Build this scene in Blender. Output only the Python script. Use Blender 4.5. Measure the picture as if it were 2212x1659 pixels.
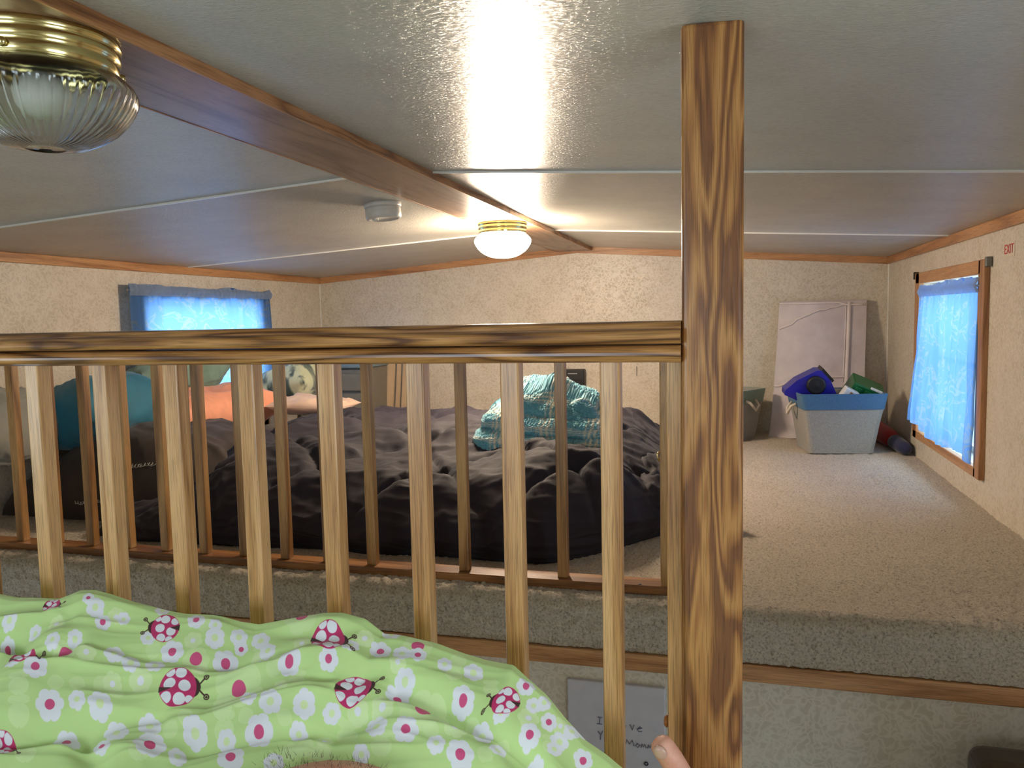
import bpy, bmesh, math, random
import numpy as np
from mathutils import Vector, Matrix, Euler

for o in list(bpy.data.objects):
    bpy.data.objects.remove(o)
S = bpy.context.scene
C = S.collection
random.seed(4)

# ------------------------------------------------------------------ camera
FPX = 1714.49
YAW, PITCH, ROLL = math.radians(15.3335), math.radians(4.8032), math.radians(-1.23615)
cam_d = bpy.data.cameras.new('camera')
cam_d.sensor_fit = 'HORIZONTAL'
cam_d.sensor_width = 36.0
cam_d.lens = 36.0 * FPX / 2212.0
cam_d.clip_start = 0.02
cam = bpy.data.objects.new('camera', cam_d)
C.objects.link(cam)
cy, sy, cp, sp = math.cos(YAW), math.sin(YAW), math.cos(PITCH), math.sin(PITCH)
fwd = Vector((-sy * cp, cy * cp, -sp))
rgt = Vector((cy, sy, 0))
upv = rgt.cross(fwd)
cr, sr = math.cos(ROLL), math.sin(ROLL)
r2 = cr * rgt + sr * upv
u2 = -sr * rgt + cr * upv
cam.matrix_world = Matrix(((r2.x, u2.x, -fwd.x, 0), (r2.y, u2.y, -fwd.y, 0), (r2.z, u2.z, -fwd.z, 0), (0, 0, 0, 1)))
S.camera = cam
RV, UV_, FV = np.array(r2), np.array(u2), np.array(fwd)

def ray(px, py):
    """direction of the line of sight through a photo pixel (2212 x 1659)"""
    return (px - 1106) / FPX * RV - (py - 829.5) / FPX * UV_ + FV

# ------------------------------------------------------------------ light and exposure
S.view_settings.view_transform = 'Standard'
S.view_settings.look = 'None'
S.view_settings.exposure = 0.55
S.view_settings.gamma = 1.0
S.view_settings.use_curve_mapping = False

W = bpy.data.worlds.new('world')
S.world = W
W.use_nodes = True
bg = W.node_tree.nodes['Background']
bg.inputs[0].default_value = (0.42, 0.70, 1.0, 1)
bg.inputs[1].default_value = 1.5

YB0 = -1.1
def daylight(name, x, y, z, sx, sz, watts, col, facing):
    d = bpy.data.lights.new(name, 'AREA')
    d.shape = 'RECTANGLE'
    d.size = sx
    d.size_y = sz
    d.energy = watts
    d.color = col
    o = bpy.data.objects.new(name, d)
    o.location = (x, y, z)
    o.rotation_euler = (0, math.radians(90) * facing, 0)   # +1 shines towards -x, -1 towards +x
    C.objects.link(o)
    return o
daylight('daylight_far_left', -2.80, 3.34, -0.10, 1.0, 1.2, 25, (0.74, 0.92, 1.0), -1)
daylight('daylight_far_right', 1.13, 3.33, -0.10, 1.0, 1.0, 13, (0.70, 0.88, 1.0), 1)
daylight('daylight_near_left', -2.75, -0.45, -0.12, 1.0, 0.9, 13.5, (0.88, 0.96, 0.97), -1)
daylight('daylight_near_right', 1.08, 0.10, -0.16, 1.0, 0.8, 14.5, (0.88, 0.96, 0.97), 1)
bk = daylight('daylight_near_gable', -0.90, YB0 - 0.30, -0.10, 0.6, 1.1, 9, (0.90, 0.96, 1.0), 1)
bk.rotation_euler = (math.radians(90), 0, 0)
bk.data.size, bk.data.size_y = 1.1, 0.6
daylight('daylight_hall_left', -2.75, 1.38, -1.35, 0.6, 0.8, 2.6, (0.74, 0.88, 1.0), -1)
daylight('daylight_hall_right', 1.08, 1.38, -1.35, 0.6, 0.8, 2.6, (0.74, 0.88, 1.0), 1)
LAMP_GLOW = 135.0

# ------------------------------------------------------------------ material helpers
def lin(c):
    return tuple(((v / 255) / 12.92 if v / 255 <= 0.04045 else ((v / 255 + 0.055) / 1.055) ** 2.4) for v in c) + (1.0,)

class NT:
    def __init__(s, name):
        s.m = bpy.data.materials.new(name)
        s.m.use_nodes = True
        s.t = s.m.node_tree
        s.b = s.t.nodes['Principled BSDF']
        s.out = s.t.nodes['Material Output']
    def n(s, typ, **kw):
        nd = s.t.nodes.new(typ)
        for k, v in kw.items():
            if k in nd.inputs.keys():
                nd.inputs[k].default_value = v
            else:
                setattr(nd, k, v)
        return nd
    def l(s, a, b):
        s.t.links.new(a, b)
    def ramp(s, fac, stops):
        r = s.n('ShaderNodeValToRGB')
        e = r.color_ramp.elements
        while len(e) < len(stops):
            e.new(0.5)
        for i, (p, c) in enumerate(stops):
            e[i].position = p
            e[i].color = c
        s.l(fac, r.inputs['Fac'])
        return r.outputs['Color']
    def coord(s, kind='Object', scale=(1, 1, 1), rnd=False):
        tc = s.n('ShaderNodeTexCoord')
        src = tc.outputs[kind]
        if rnd:
            oi = s.n('ShaderNodeObjectInfo')
            mu = s.n('ShaderNodeVectorMath', operation='SCALE')
            cmb = s.n('ShaderNodeCombineXYZ')
            for k in range(3):
                s.l(oi.outputs['Random'], cmb.inputs[k])
            s.l(cmb.outputs[0], mu.inputs[0])
            mu.inputs['Scale'].default_value = 7.3
            ad = s.n('ShaderNodeVectorMath', operation='ADD')
            s.l(src, ad.inputs[0])
            s.l(mu.outputs[0], ad.inputs[1])
            src = ad.outputs[0]
        mp = s.n('ShaderNodeMapping')
        mp.inputs['Scale'].default_value = scale
        s.l(src, mp.inputs['Vector'])
        return mp.outputs[0]
    def noise(s, vec, scale, detail=2, rough=0.5, dist=0.0):
        nz = s.n('ShaderNodeTexNoise')
        nz.inputs['Scale'].default_value = scale
        nz.inputs['Detail'].default_value = detail
        nz.inputs['Roughness'].default_value = rough
        nz.inputs['Distortion'].default_value = dist
        s.l(vec, nz.inputs['Vector'])
        return nz.outputs['Fac']
    def math(s, op, a, b=None, c=None):
        m = s.n('ShaderNodeMath', operation=op)
        for i, v in enumerate((a, b, c)):
            if v is None:
                continue
            if isinstance(v, (int, float)):
                m.inputs[i].default_value = v
            else:
                s.l(v, m.inputs[i])
        return m.outputs[0]
    def mix(s, fac, a, b, blend='MIX'):
        m = s.n('ShaderNodeMix', data_type='RGBA', blend_type=blend)
        for k, v in (('Factor', fac), ('A', a), ('B', b)):
            sock = [i for i in m.inputs if i.name == k and (i.type == 'RGBA' if k != 'Factor' else i.type == 'VALUE')][0]
            if isinstance(v, (int, float, tuple)):
                sock.default_value = v
            else:
                s.l(v, sock)
        return [o for o in m.outputs if o.type == 'RGBA'][0]
    def bump(s, h, strength, dist=0.002):
        b = s.n('ShaderNodeBump')
        b.inputs['Strength'].default_value = strength
        b.inputs['Distance'].default_value = dist
        s.l(h, b.inputs['Height'])
        s.l(b.outputs[0], s.b.inputs['Normal'])
    def col(s, c):
        if isinstance(c, tuple):
            s.b.inputs['Base Color'].default_value = c
        else:
            s.l(c, s.b.inputs['Base Color'])
    def set(s, **kw):
        for k, v in kw.items():
            s.b.inputs[k.replace('_', ' ')].default_value = v
        return s

def oak(name, axis, light, mid, dark, figure=1.0, gloss=0.36, scale=1.0, stretch=0.09, slant=0.0, fine=0.55, stops=(0.20, 0.45, 0.72)):
    m = NT(name)
    q = stretch
    along = {'X': (q, 1, 1), 'Y': (1, q, 1), 'Z': (1, 1, q)}[axis]
    v = m.coord('Object', along, rnd=True)
    if slant:
        v.node.inputs['Rotation'].default_value = (0, slant, 0)
    big = m.noise(v, 9 * scale, 2, 0.5, 0.4)
    rings = m.math('PINGPONG', m.math('MULTIPLY', big, 9.0 * figure), 0.5)
    rings = m.math('MULTIPLY', rings, 2.0)
    al2 = {'X': (0.02, 1, 1), 'Y': (1, 0.02, 1), 'Z': (1, 1, 0.02)}[axis]
    v2 = m.coord('Object', al2, rnd=True)
    fib = m.noise(v2, 330, 3, 0.7)
    pores = m.noise(v2, 900, 1, 0.5)
    f = m.math('ADD', m.math('MULTIPLY', rings, 0.62), m.math('MULTIPLY', fib, fine))
    c = m.ramp(f, [(stops[0], dark), (stops[1], mid), (stops[2], light), (1.0, light)])
    pd = m.ramp(pores, [(0.36, (0.35, 0.35, 0.35, 1)), (0.48, (1, 1, 1, 1))])
    c = m.mix(0.55, c, pd, 'MULTIPLY')
    m.col(c)
    m.set(Roughness=gloss, Coat_Weight=0.25, Coat_Roughness=0.22)
    m.bump(fib, 0.25, 0.0006)
    return m.m

def plain(name, rgb, rough=0.6, metal=0.0, var=0.0, scale=30, bump=0.0, **kw):
    m = NT(name)
    v = m.coord('Object')
    nz = m.noise(v, scale, 3)
    c = lin(rgb)
    lo = tuple(x * (1 - var) for x in c[:3]) + (1,)
    hi = tuple(min(1, x * (1 + var)) for x in c[:3]) + (1,)
    m.col(m.ramp(nz, [(0.3, lo), (0.7, hi)]))
    m.set(Roughness=rough, Metallic=metal, **kw)
    if bump:
        m.bump(m.noise(v, scale * 6, 2), bump, 0.002)
    return m.m

def cloth(name, rgb, rough=0.85, var=0.12, weave=900, bump=0.25, sheen=0.2, scale=14):
    m = NT(name)
    v = m.coord('Object')
    c = lin(rgb)
    lo = tuple(x * (1 - var) for x in c[:3]) + (1,)
    hi = tuple(min(1, x * (1 + var)) for x in c[:3]) + (1,)
    m.col(m.ramp(m.noise(v, scale, 4, 0.6), [(0.3, lo), (0.7, hi)]))
    m.set(Roughness=rough, Sheen_Weight=sheen)
    m.bump(m.noise(v, weave, 1), bump, 0.0008)
    return m.m

def vcol(name, rough=0.9, bump=0.4, scale=500, sheen=0.3):
    m = NT(name)
    a = m.n('ShaderNodeAttribute', attribute_name='Col')
    v = m.coord('Object')
    nz = m.noise(v, scale, 2)
    sh = m.ramp(nz, [(0.25, (0.8, 0.8, 0.8, 1)), (0.7, (1, 1, 1, 1))])
    m.col(m.mix(1.0, a.outputs['Color'], sh, 'MULTIPLY'))
    m.set(Roughness=rough, Sheen_Weight=sheen)
    m.bump(nz, bump, 0.002)
    return m.m

# ------------------------------------------------------------------ materials
OL, OM, OD = lin((208, 160, 98)), lin((176, 122, 64)), lin((112, 68, 34))
M = {}
M['oak_z'] = oak('oak_upright', 'Z', lin((214, 168, 114)), lin((188, 138, 82)), lin((132, 86, 48)), 0.5, fine=0.75)
M['oak_post'] = oak('oak_post', 'Z', lin((182, 130, 74)), lin((156, 104, 56)), lin((120, 76, 44)), 1.0, 0.26, 2.3, 0.11, 0.10, 0.50, (0.38, 0.56, 0.80))
M['oak_x'] = oak('oak_rail', 'X', lin((190, 138, 82)), lin((162, 112, 60)), lin((98, 60, 36)), 0.9, 0.28, 1.8, 0.09, 0.0, 0.45, (0.28, 0.50, 0.78))
M['oak_far'] = oak('oak_far_railing', 'Z', lin((186, 142, 88)), lin((162, 116, 66)), lin((112, 76, 44)), 0.45)
M['oak_farx'] = oak('oak_far_rail', 'X', lin((176, 124, 74)), lin((150, 100, 56)), lin((104, 64, 36)), 0.5)
M['trim_x'] = oak('oak_trim_across', 'X', lin((198, 146, 96)), lin((184, 130, 80)), lin((150, 100, 58)), 0.5, 0.5)
M['trim_y'] = oak('oak_trim_along', 'Y', lin((198, 146, 96)), lin((184, 130, 80)), lin((150, 100, 58)), 0.5, 0.5)
M['trim_z'] = oak('oak_trim_upright', 'Z', lin((184, 132, 84)), lin((168, 116, 70)), lin((136, 88, 50)), 0.5, 0.5)
M['beam'] = oak('oak_veneer_beam', 'Y', lin((150, 116, 88)), lin((138, 104, 78)), lin((106, 76, 56)), 0.8, 0.42)
M['beam_side'] = oak('oak_veneer_edge', 'Y', lin((190, 136, 88)), lin((166, 112, 66)), lin((112, 70, 40)), 1.2, 0.45, 1.4)

m = NT('ceiling_vinyl')
v = m.coord('Object', (1, 2.2, 1))
fine = m.noise(v, 100, 5, 0.65, 0.8)
blot = m.noise(m.coord('Object'), 7, 3)
m.col(m.mix(0.25, m.ramp(fine, [(0.3, lin((180, 177, 166))), (0.7, lin((202, 199, 188)))]),
            m.ramp(blot, [(0.35, lin((180, 177, 167))), (0.65, lin((202, 199, 187)))])))
m.set(Roughness=0.20, Specular_IOR_Level=0.42)
m.bump(fine, 1.0, 0.0030)
M['ceiling'] = m.m
M['batten'] = plain('batten_vinyl', (236, 234, 226), 0.35)

m = NT('swirl_wallpaper')
v = m.coord('Object')
wob = m.n('ShaderNodeTexNoise')
wob.inputs['Scale'].default_value = 22
wob.inputs['Detail'].default_value = 2
m.l(v, wob.inputs['Vector'])
av = m.n('ShaderNodeVectorMath', operation='MULTIPLY_ADD')
m.l(wob.outputs['Color'], av.inputs[0])
av.inputs[1].default_value = (0.10, 0.10, 0.10)
m.l(v, av.inputs[2])
vor = m.n('ShaderNodeTexVoronoi', feature='DISTANCE_TO_EDGE')
vor.inputs['Scale'].default_value = 44
m.l(av.outputs[0], vor.inputs['Vector'])
big = m.noise(v, 11, 4, 0.6)
sw = m.ramp(vor.outputs['Distance'], [(0.0, (1, 1, 1, 1)), (0.22, (0, 0, 0, 1))])
base = m.ramp(big, [(0.3, lin((192, 180, 158))), (0.7, lin((210, 200, 182)))])
m.col(m.mix(m.math('MULTIPLY', sw, 0.60), base, lin((228, 219, 202))))
m.l(m.math('SUBTRACT', 0.55, m.math('MULTIPLY', sw, 0.22)), m.b.inputs['Roughness'])
m.bump(sw, 0.12, 0.0008)
M['wall'] = m.m

m = NT('carpet_pile')
v = m.coord('Object')
tuft = m.noise(v, 170, 3, 0.7)
wide = m.noise(v, 5, 3)
fine = m.noise(v, 520, 2, 0.7)
c = m.ramp(tuft, [(0.28, lin((138, 120, 98))), (0.5, lin((218, 202, 178))), (0.75, lin((240, 226, 204)))])
c = m.mix(0.5, c, m.ramp(fine, [(0.3, (0.66, 0.64, 0.62, 1)), (0.6, (1, 1, 1, 1))]), 'MULTIPLY')
c = m.mix(0.35, c, m.ramp(wide, [(0.35, (0.82, 0.80, 0.78, 1)), (0.65, (1, 1, 1, 1))]), 'MULTIPLY')
m.col(c)
m.set(Roughness=0.95, Sheen_Weight=0.35)
m.bump(m.math('ADD', tuft, fine), 0.9, 0.005)
M['carpet'] = m.m

M['brass'] = plain('polished_brass', (224, 208, 146), 0.17, 1.0, 0.04)
m = NT('clear_ribbed_glass')
m.col(lin((238, 240, 236)))
m.set(Roughness=0.10, Transmission_Weight=1.0, IOR=1.42)
M['glass'] = m.m
m = NT('lit_glass')
m.col((1, 0.93, 0.75, 1))
m.set(Roughness=0.2, Emission_Color=(1.0, 0.80, 0.60, 1), Emission_Strength=LAMP_GLOW)
M['glow'] = m.m
M['frost'] = plain('frosted_bulb', (235, 235, 228), 0.4)
M['plastic_white'] = plain('white_plastic', (206, 204, 196), 0.4, 0, 0.04)
M['plastic_black'] = plain('black_plastic', (24, 24, 24), 0.45)
M['silver'] = plain('silver_print', (180, 180, 180), 0.3, 0.8)
M['window_vinyl'] = plain('window_vinyl', (222, 216, 200), 0.35)

m = NT('window_glass')
tr = m.n('ShaderNodeBsdfTransparent')
gl = m.n('ShaderNodeBsdfGlossy')
gl.inputs['Roughness'].default_value = 0.02
mx = m.n('ShaderNodeMixShader')
mx.inputs[0].default_value = 0.06
m.l(tr.outputs[0], mx.inputs[1])
m.l(gl.outputs[0], mx.inputs[2])
m.l(mx.outputs[0], m.out.inputs[0])
M['pane'] = m.m

def sheer(name, rgb, thin, marks):
    m = NT(name)
    tc = m.n('ShaderNodeTexCoord')
    mp = m.n('ShaderNodeMapping')
    mp.inputs['Scale'].default_value = (9, 9, 1)
    m.l(tc.outputs['UV'], mp.inputs['Vector'])
    nz = m.noise(mp.outputs[0], 1.1, 2, 0.5, 1.5)
    band = m.ramp(nz, [(0.50, (0, 0, 0, 1)), (0.53, (1, 1, 1, 1)), (0.56, (1, 1, 1, 1)), (0.59, (0, 0, 0, 1))])
    c = m.mix(m.math('MULTIPLY', band, marks), lin(rgb), lin((126, 150, 176)))
    df = m.n('ShaderNodeBsdfDiffuse')
    tl = m.n('ShaderNodeBsdfTranslucent')
    tr = m.n('ShaderNodeBsdfTransparent')
    m.l(c, df.inputs[0])
    m.l(c, tl.inputs[0])
    a = m.n('ShaderNodeMixShader')
    a.inputs[0].default_value = 0.62
    m.l(df.outputs[0], a.inputs[1])
    m.l(tl.outputs[0], a.inputs[2])
    b = m.n('ShaderNodeMixShader')
    b.inputs[0].default_value = thin
    m.l(a.outputs[0], b.inputs[1])
    m.l(tr.outputs[0], b.inputs[2])
    m.l(b.outputs[0], m.out.inputs[0])
    return m.m
M['curtain'] = sheer('sheer_blue_curtain', (98, 142, 204), 0.05, 0.9)
M['curtain_top'] = sheer('blue_curtain_heading', (176, 194, 216), 0.02, 0.0)

M['navy'] = cloth('navy_comforter_cloth', (24, 17, 32), 0.8, 0.12, 900, 0.15, 0.05)
M['brown'] = cloth('dark_brown_cloth', (52, 40, 34), 0.8, 0.2, 900, 0.2, 0.1)
M['teal'] = cloth('teal_cloth', (30, 110, 136), 0.7, 0.12, 900, 0.1, 0.2)
M['orange'] = cloth('orange_cloth', (230, 156, 124), 0.8)
M['sage'] = cloth('sage_cloth', (112, 140, 128), 0.8, 0.2)
M['offwhite'] = cloth('off_white_cloth', (196, 192, 180), 0.85, 0.08)
M['greyish'] = cloth('greyish_white_cloth', (150, 150, 140), 0.85, 0.1)
M['pinkish'] = cloth('pale_pink_cloth', (214, 184, 162), 0.85, 0.08)
M['cream_fabric'] = cloth('cream_fabric', (206, 180, 148), 0.8, 0.06)
M['piping'] = cloth('grey_piping', (92, 100, 104), 0.7)
M['white_fabric'] = cloth('white_netted_fabric', (206, 196, 196), 0.7, 0.08, 400, 0.3)
M['white_tape'] = cloth('white_tape', (226, 214, 210), 0.8, 0.05)
M['bin_grey'] = cloth('grey_linen', (150, 148, 140), 0.9, 0.16, 260, 0.6, 0.1, 160)
M['bin_blue'] = cloth('blue_linen', (66, 106, 140), 0.9, 0.14, 260, 0.5, 0.1, 160)
M['bin_sage'] = cloth('sage_linen', (134, 150, 128), 0.9, 0.14, 260, 0.5, 0.1, 160)
M['rope'] = cloth('cotton_rope', (208, 196, 176), 0.9, 0.1, 200, 0.5)
M['drawer_grey'] = plain('grey_plastic', (128, 124, 112), 0.4, 0, 0.06)
M['drawer_rim'] = plain('blue_grey_plastic', (120, 142, 152), 0.4)
M['toy_blue'] = plain('blue_toy_plastic', (28, 26, 148), 0.35, 0, 0.05)
M['toy_green'] = plain('green_toy_plastic', (22, 92, 48), 0.35, 0, 0.05)
M['toy_white'] = plain('white_toy_plastic', (220, 220, 216), 0.4)
M['red_cloth'] = cloth('red_cloth', (158, 30, 20), 0.85)
M['navy_cloth'] = cloth('navy_cloth', (26, 28, 66), 0.85)
M['paper'] = plain('white_board', (196, 192, 196), 0.5, 0, 0.04)
M['pencil'] = plain('pencil_line', (96, 98, 120), 0.8)
M['red_print'] = plain('red_print', (196, 40, 30), 0.5)
M['sticker'] = plain('sticker_paper', (216, 204, 184), 0.5)
M['steel'] = plain('steel_bracket', (120, 118, 108), 0.4, 0.7)
M['dark_steel'] = plain('dark_steel', (58, 50, 40), 0.4, 0.7)
M['plug'] = plain('oak_plug', (170, 104, 50), 0.4)
M['chair_brown'] = cloth('brown_upholstery', (70, 54, 32), 0.9, 0.2)
M['vcol'] = vcol('printed_pile_cloth')
m = NT('skin')
v = m.coord('Object')
m.col(m.ramp(m.noise(v, 40, 4, 0.6), [(0.3, lin((206, 138, 116))), (0.7, lin((226, 170, 146)))]))
m.set(Roughness=0.5, Subsurface_Weight=0.15, Subsurface_Scale=0.01)
m.bump(m.noise(v, 500, 2), 0.15, 0.0006)
M['skin'] = m.m
M['nail'] = plain('toenail', (200, 160, 140), 0.3)
M['hair'] = plain('leg_hair', (70, 54, 38), 0.6)
M['mattress'] = cloth('white_mattress_cloth', (196, 192, 182), 0.85)
M['hall_floor'] = plain('hall_floor_vinyl', (190, 180, 164), 0.4, 0, 0.1)

# ------------------------------------------------------------------ mesh helpers
def link(name, me, mat, parent=None, smooth=False):
    if mat:
        me.materials.append(mat)
    if smooth:
        me.polygons.foreach_set('use_smooth', [True] * len(me.polygons))
    o = bpy.data.objects.new(name, me)
    C.objects.link(o)
    if parent:
        o.parent = parent
    return o

def tag(o, label=None, cat=None, group=None, kind=None):
    if label:
        o['label'] = label
    if cat:
        o['category'] = cat
    if group:
        o['group'] = group
    if kind:
        o['kind'] = kind
    return o

def empty(name, loc=(0, 0, 0), rot=(0, 0, 0)):
    o = bpy.data.objects.new(name, None)
    o.location = loc
    o.rotation_euler = rot
    o.empty_display_size = 0.05
    C.objects.link(o)
    return o

def add_box(bm, x0, x1, y0, y1, z0, z1, bev=0.0, seg=2):
    b = bmesh.new()
    bmesh.ops.create_cube(b, size=1)
    for v in b.verts:
        v.co = Vector(((x0 + x1) / 2 + v.co.x * (x1 - x0), (y0 + y1) / 2 + v.co.y * (y1 - y0), (z0 + z1) / 2 + v.co.z * (z1 - z0)))
    if bev:
        bmesh.ops.bevel(b, geom=b.edges[:], offset=bev, segments=seg, profile=0.5, affect='EDGES')
    me = bpy.data.meshes.new('t')
    b.to_mesh(me)
    b.free()
    bm.from_mesh(me)
    bpy.data.meshes.remove(me)

def box(name, x0, x1, y0, y1, z0, z1, mat, parent=None, bev=0.0, seg=2):
    bm = bmesh.new()
    add_box(bm, x0, x1, y0, y1, z0, z1, bev, seg)
    me = bpy.data.meshes.new(name)
    bm.to_mesh(me)
    bm.free()
    return link(name, me, mat, parent)

def boxes(name, lst, mat, parent=None, bev=0.0):
    bm = bmesh.new()
    for b in lst:
        add_box(bm, *b, bev)
    me = bpy.data.meshes.new(name)
    bm.to_mesh(me)
    bm.free()
    return link(name, me, mat, parent)

def poly(name, verts, faces, mat, parent=None, smooth=False):
    me = bpy.data.meshes.new(name)
    me.from_pydata([tuple(v) for v in verts], [], faces)
    me.update()
    return link(name, me, mat, parent, smooth)

def extrude_x(name, prof, x0, x1, mat, parent=None, smooth=False):
    n = len(prof)
    v = [(x0, p[0], p[1]) for p in prof] + [(x1, p[0], p[1]) for p in prof]
    f = [(i, (i + 1) % n, n + (i + 1) % n, n + i) for i in range(n)]
    f += [tuple(range(n - 1, -1, -1)), tuple(range(n, 2 * n))]
    o = poly(name, v, f, mat, parent, smooth)
    bm = bmesh.new()
    bm.from_mesh(o.data)
    bmesh.ops.recalc_face_normals(bm, faces=bm.faces)
    bm.to_mesh(o.data)
    bm.free()
    return o

def lathe(name, prof, mat, parent=None, n=48, rib=None, loc=(0, 0, 0), cap=True, smooth=True):
    """prof: (radius, z) from top to bottom; rib(i_prof, angle) scales the radius"""
    v, f = [], []
    for i, (r, z) in enumerate(prof):
        for k in range(n):
            a = 2 * math.pi * k / n
            q = r * (rib(i, a) if rib else 1)
            v.append((loc[0] + q * math.cos(a), loc[1] + q * math.sin(a), loc[2] + z))
    for i in range(len(prof) - 1):
        for k in range(n):
            k2 = (k + 1) % n
            f.append((i * n + k, (i + 1) * n + k, (i + 1) * n + k2, i * n + k2))
    if cap:
        f.append(tuple(range(n)))
        f.append(tuple(range(len(v) - 1, len(v) - n - 1, -1)))
    return poly(name, v, f, mat, parent, smooth)

def tube(name, pts, rad, mat, parent=None, n=8, closed=False):
    pts = [Vector(p) for p in pts]
    rs = rad if isinstance(rad, (list, tuple)) else [rad] * len(pts)
    v, f = [], []
    prev = None
    for i, p in enumerate(pts):
        t = (pts[min(i + 1, len(pts) - 1)] - pts[max(i - 1, 0)]).normalized()
        a = Vector((0, 0, 1)) if abs(t.z) < 0.9 else Vector((1, 0, 0))
        if prev is not None:
            a = prev
        e1 = (a - t * a.dot(t)).normalized()
        e2 = t.cross(e1)
        prev = e1
        for k in range(n):
            an = 2 * math.pi * k / n
            v.append(p + rs[i] * (math.cos(an) * e1 + math.sin(an) * e2))
    for i in range(len(pts) - 1):
        for k in range(n):
            k2 = (k + 1) % n
            f.append((i * n + k, i * n + k2, (i + 1) * n + k2, (i + 1) * n + k))
    f.append(tuple(range(n - 1, -1, -1)))
    f.append(tuple(range(len(v) - n, len(v))))
    return poly(name, v, f, mat, parent, True)

def grid(name, X, Y, Z, mat, parent=None, smooth=True, uv=None, col=None):
    ny, nx = X.shape
    co = np.stack([X, Y, Z], -1).reshape(-1, 3)
    idx = np.arange(nx * ny).reshape(ny, nx)
    q = np.stack([idx[:-1, :-1], idx[:-1, 1:], idx[1:, 1:], idx[1:, :-1]], -1).reshape(-1, 4)
    me = bpy.data.meshes.new(name)
    me.vertices.add(len(co))
    me.vertices.foreach_set('co', co.astype(np.float32).ravel())
    me.loops.add(q.size)
    me.loops.foreach_set('vertex_index', q.astype(np.int32).ravel())
    me.polygons.add(len(q))
    me.polygons.foreach_set('loop_start', np.arange(0, q.size, 4, dtype=np.int32))
    me.polygons.foreach_set('loop_total', np.full(len(q), 4, dtype=np.int32))
    me.update(calc_edges=True)
    if uv is not None:
        ul = me.uv_layers.new(name='UVMap')
        ul.data.foreach_set('uv', np.stack(uv, -1).reshape(-1, 2)[q.ravel()].astype(np.float32).ravel())
    if col is not None:
        ca = me.color_attributes.new('Col', 'FLOAT_COLOR', 'POINT')
        cc = np.concatenate([col.reshape(-1, 3), np.ones((nx * ny, 1))], 1)
        ca.data.foreach_set('color', cc.astype(np.float32).ravel())
    return link(name, me, mat, parent, smooth)

# value noise
def vn(x, y, seed=0):
    xi, yi = np.floor(x).astype(np.int64), np.floor(y).astype(np.int64)
    fx, fy = x - xi, y - yi
    fx, fy = fx * fx * (3 - 2 * fx), fy * fy * (3 - 2 * fy)
    def h(a, b):
        n = (a * 374761393 + b * 668265263 + seed * 1442695041) & 0xFFFFFFFF
        n = ((n ^ (n >> 13)) * 1274126177) & 0xFFFFFFFF
        return ((n ^ (n >> 16)) & 0xFFFF) / 65535.0
    return (h(xi, yi) * (1 - fx) + h(xi + 1, yi) * fx) * (1 - fy) + (h(xi, yi + 1) * (1 - fx) + h(xi + 1, yi + 1) * fx) * fy
def fbm(x, y, seed=0, o=4):
    s, a, t = 0, 1, 0
    for k in range(o):
        s = s + a * vn(x * 2 ** k, y * 2 ** k, seed + k)
        t += a
        a *= 0.5
    return s / t
def ridge(x, y, seed=0, o=3):
    s, a, t = 0, 1, 0
    for k in range(o):
        s = s + a * (1 - np.abs(2 * vn(x * 2 ** k, y * 2 ** k, seed + k) - 1)) ** 2
        t += a
        a *= 0.5
    return s / t

def seglist_dist(X, Y, pts):
    d = np.full(X.shape, 9.0)
    for (ax, ay), (bx, by) in zip(pts[:-1], pts[1:]):
        vx, vy = bx - ax, by - ay
        t = np.clip(((X - ax) * vx + (Y - ay) * vy) / (vx * vx + vy * vy + 1e-12), 0, 1)
        d = np.minimum(d, np.hypot(X - ax - t * vx, Y - ay - t * vy))
    return d

def pillow(name, loc, size, rot, mat, parent=None, n=56, pw=3.0, q=0.55, wr=0.012, seed=1, flat=False, col=None):
    """a stuffed cushion: size = full length, width, thickness"""
    u, v = np.meshgrid(np.linspace(-1, 1, n), np.linspace(-1, 1, n))
    g = lambda t: np.sin(t * math.pi / 2)
    gu, gv = g(u), g(v)
    th = np.clip(1 - np.abs(gu) ** pw, 0, 1) ** q * np.clip(1 - np.abs(gv) ** pw, 0, 1) ** q
    pin = 1 - 0.07 * (1 - np.abs(gv) ** 2) * np.abs(gu) ** 4
    pin2 = 1 - 0.07 * (1 - np.abs(gu) ** 2) * np.abs(gv) ** 4
    X, Y = gu * size[0] / 2 * pin, gv * size[1] / 2 * pin2
    w = (ridge(gu * 3.1 + seed, gv * 2.3, seed, 3) - 0.5) * wr + (fbm(gu * 2, gv * 2, seed + 9, 3) - 0.5) * wr * 2
    Zt = th * (size[2] / 2 + w)
    Zb = -th * (size[2] / 2 + w[::-1]) * (0.15 if flat else 1)
    Xa = np.concatenate([X, X[::-1]])
    Ya = np.concatenate([Y, Y[::-1]])
    Za = np.concatenate([Zt, Zb[::-1]])
    cc = None
    if col is not None:
        c1 = col(gu, gv)
        cc = np.concatenate([c1, c1[::-1]])
    o = grid(name, Xa, Ya, Za, mat, parent, True, col=cc)
    o.location = loc
    o.rotation_euler = rot
    return o

# ------------------------------------------------------------------ the room
XL, XR, YF, YB = -2.466, 0.797, 4.5, -1.1
ZE, SL, XC = 0.268, 0.076, -0.8345       # eaves height, roof slope, ridge line
def zc(x):
    return ZE + SL * ((XR - x) if x > XC else (x - XL))
FZ = -0.651                               # far loft carpet
EDGE = 1.765                              # edge of the far loft
HZ = -2.05

def struct(o, label=None):
    return tag(o, label, kind='structure')

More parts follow.
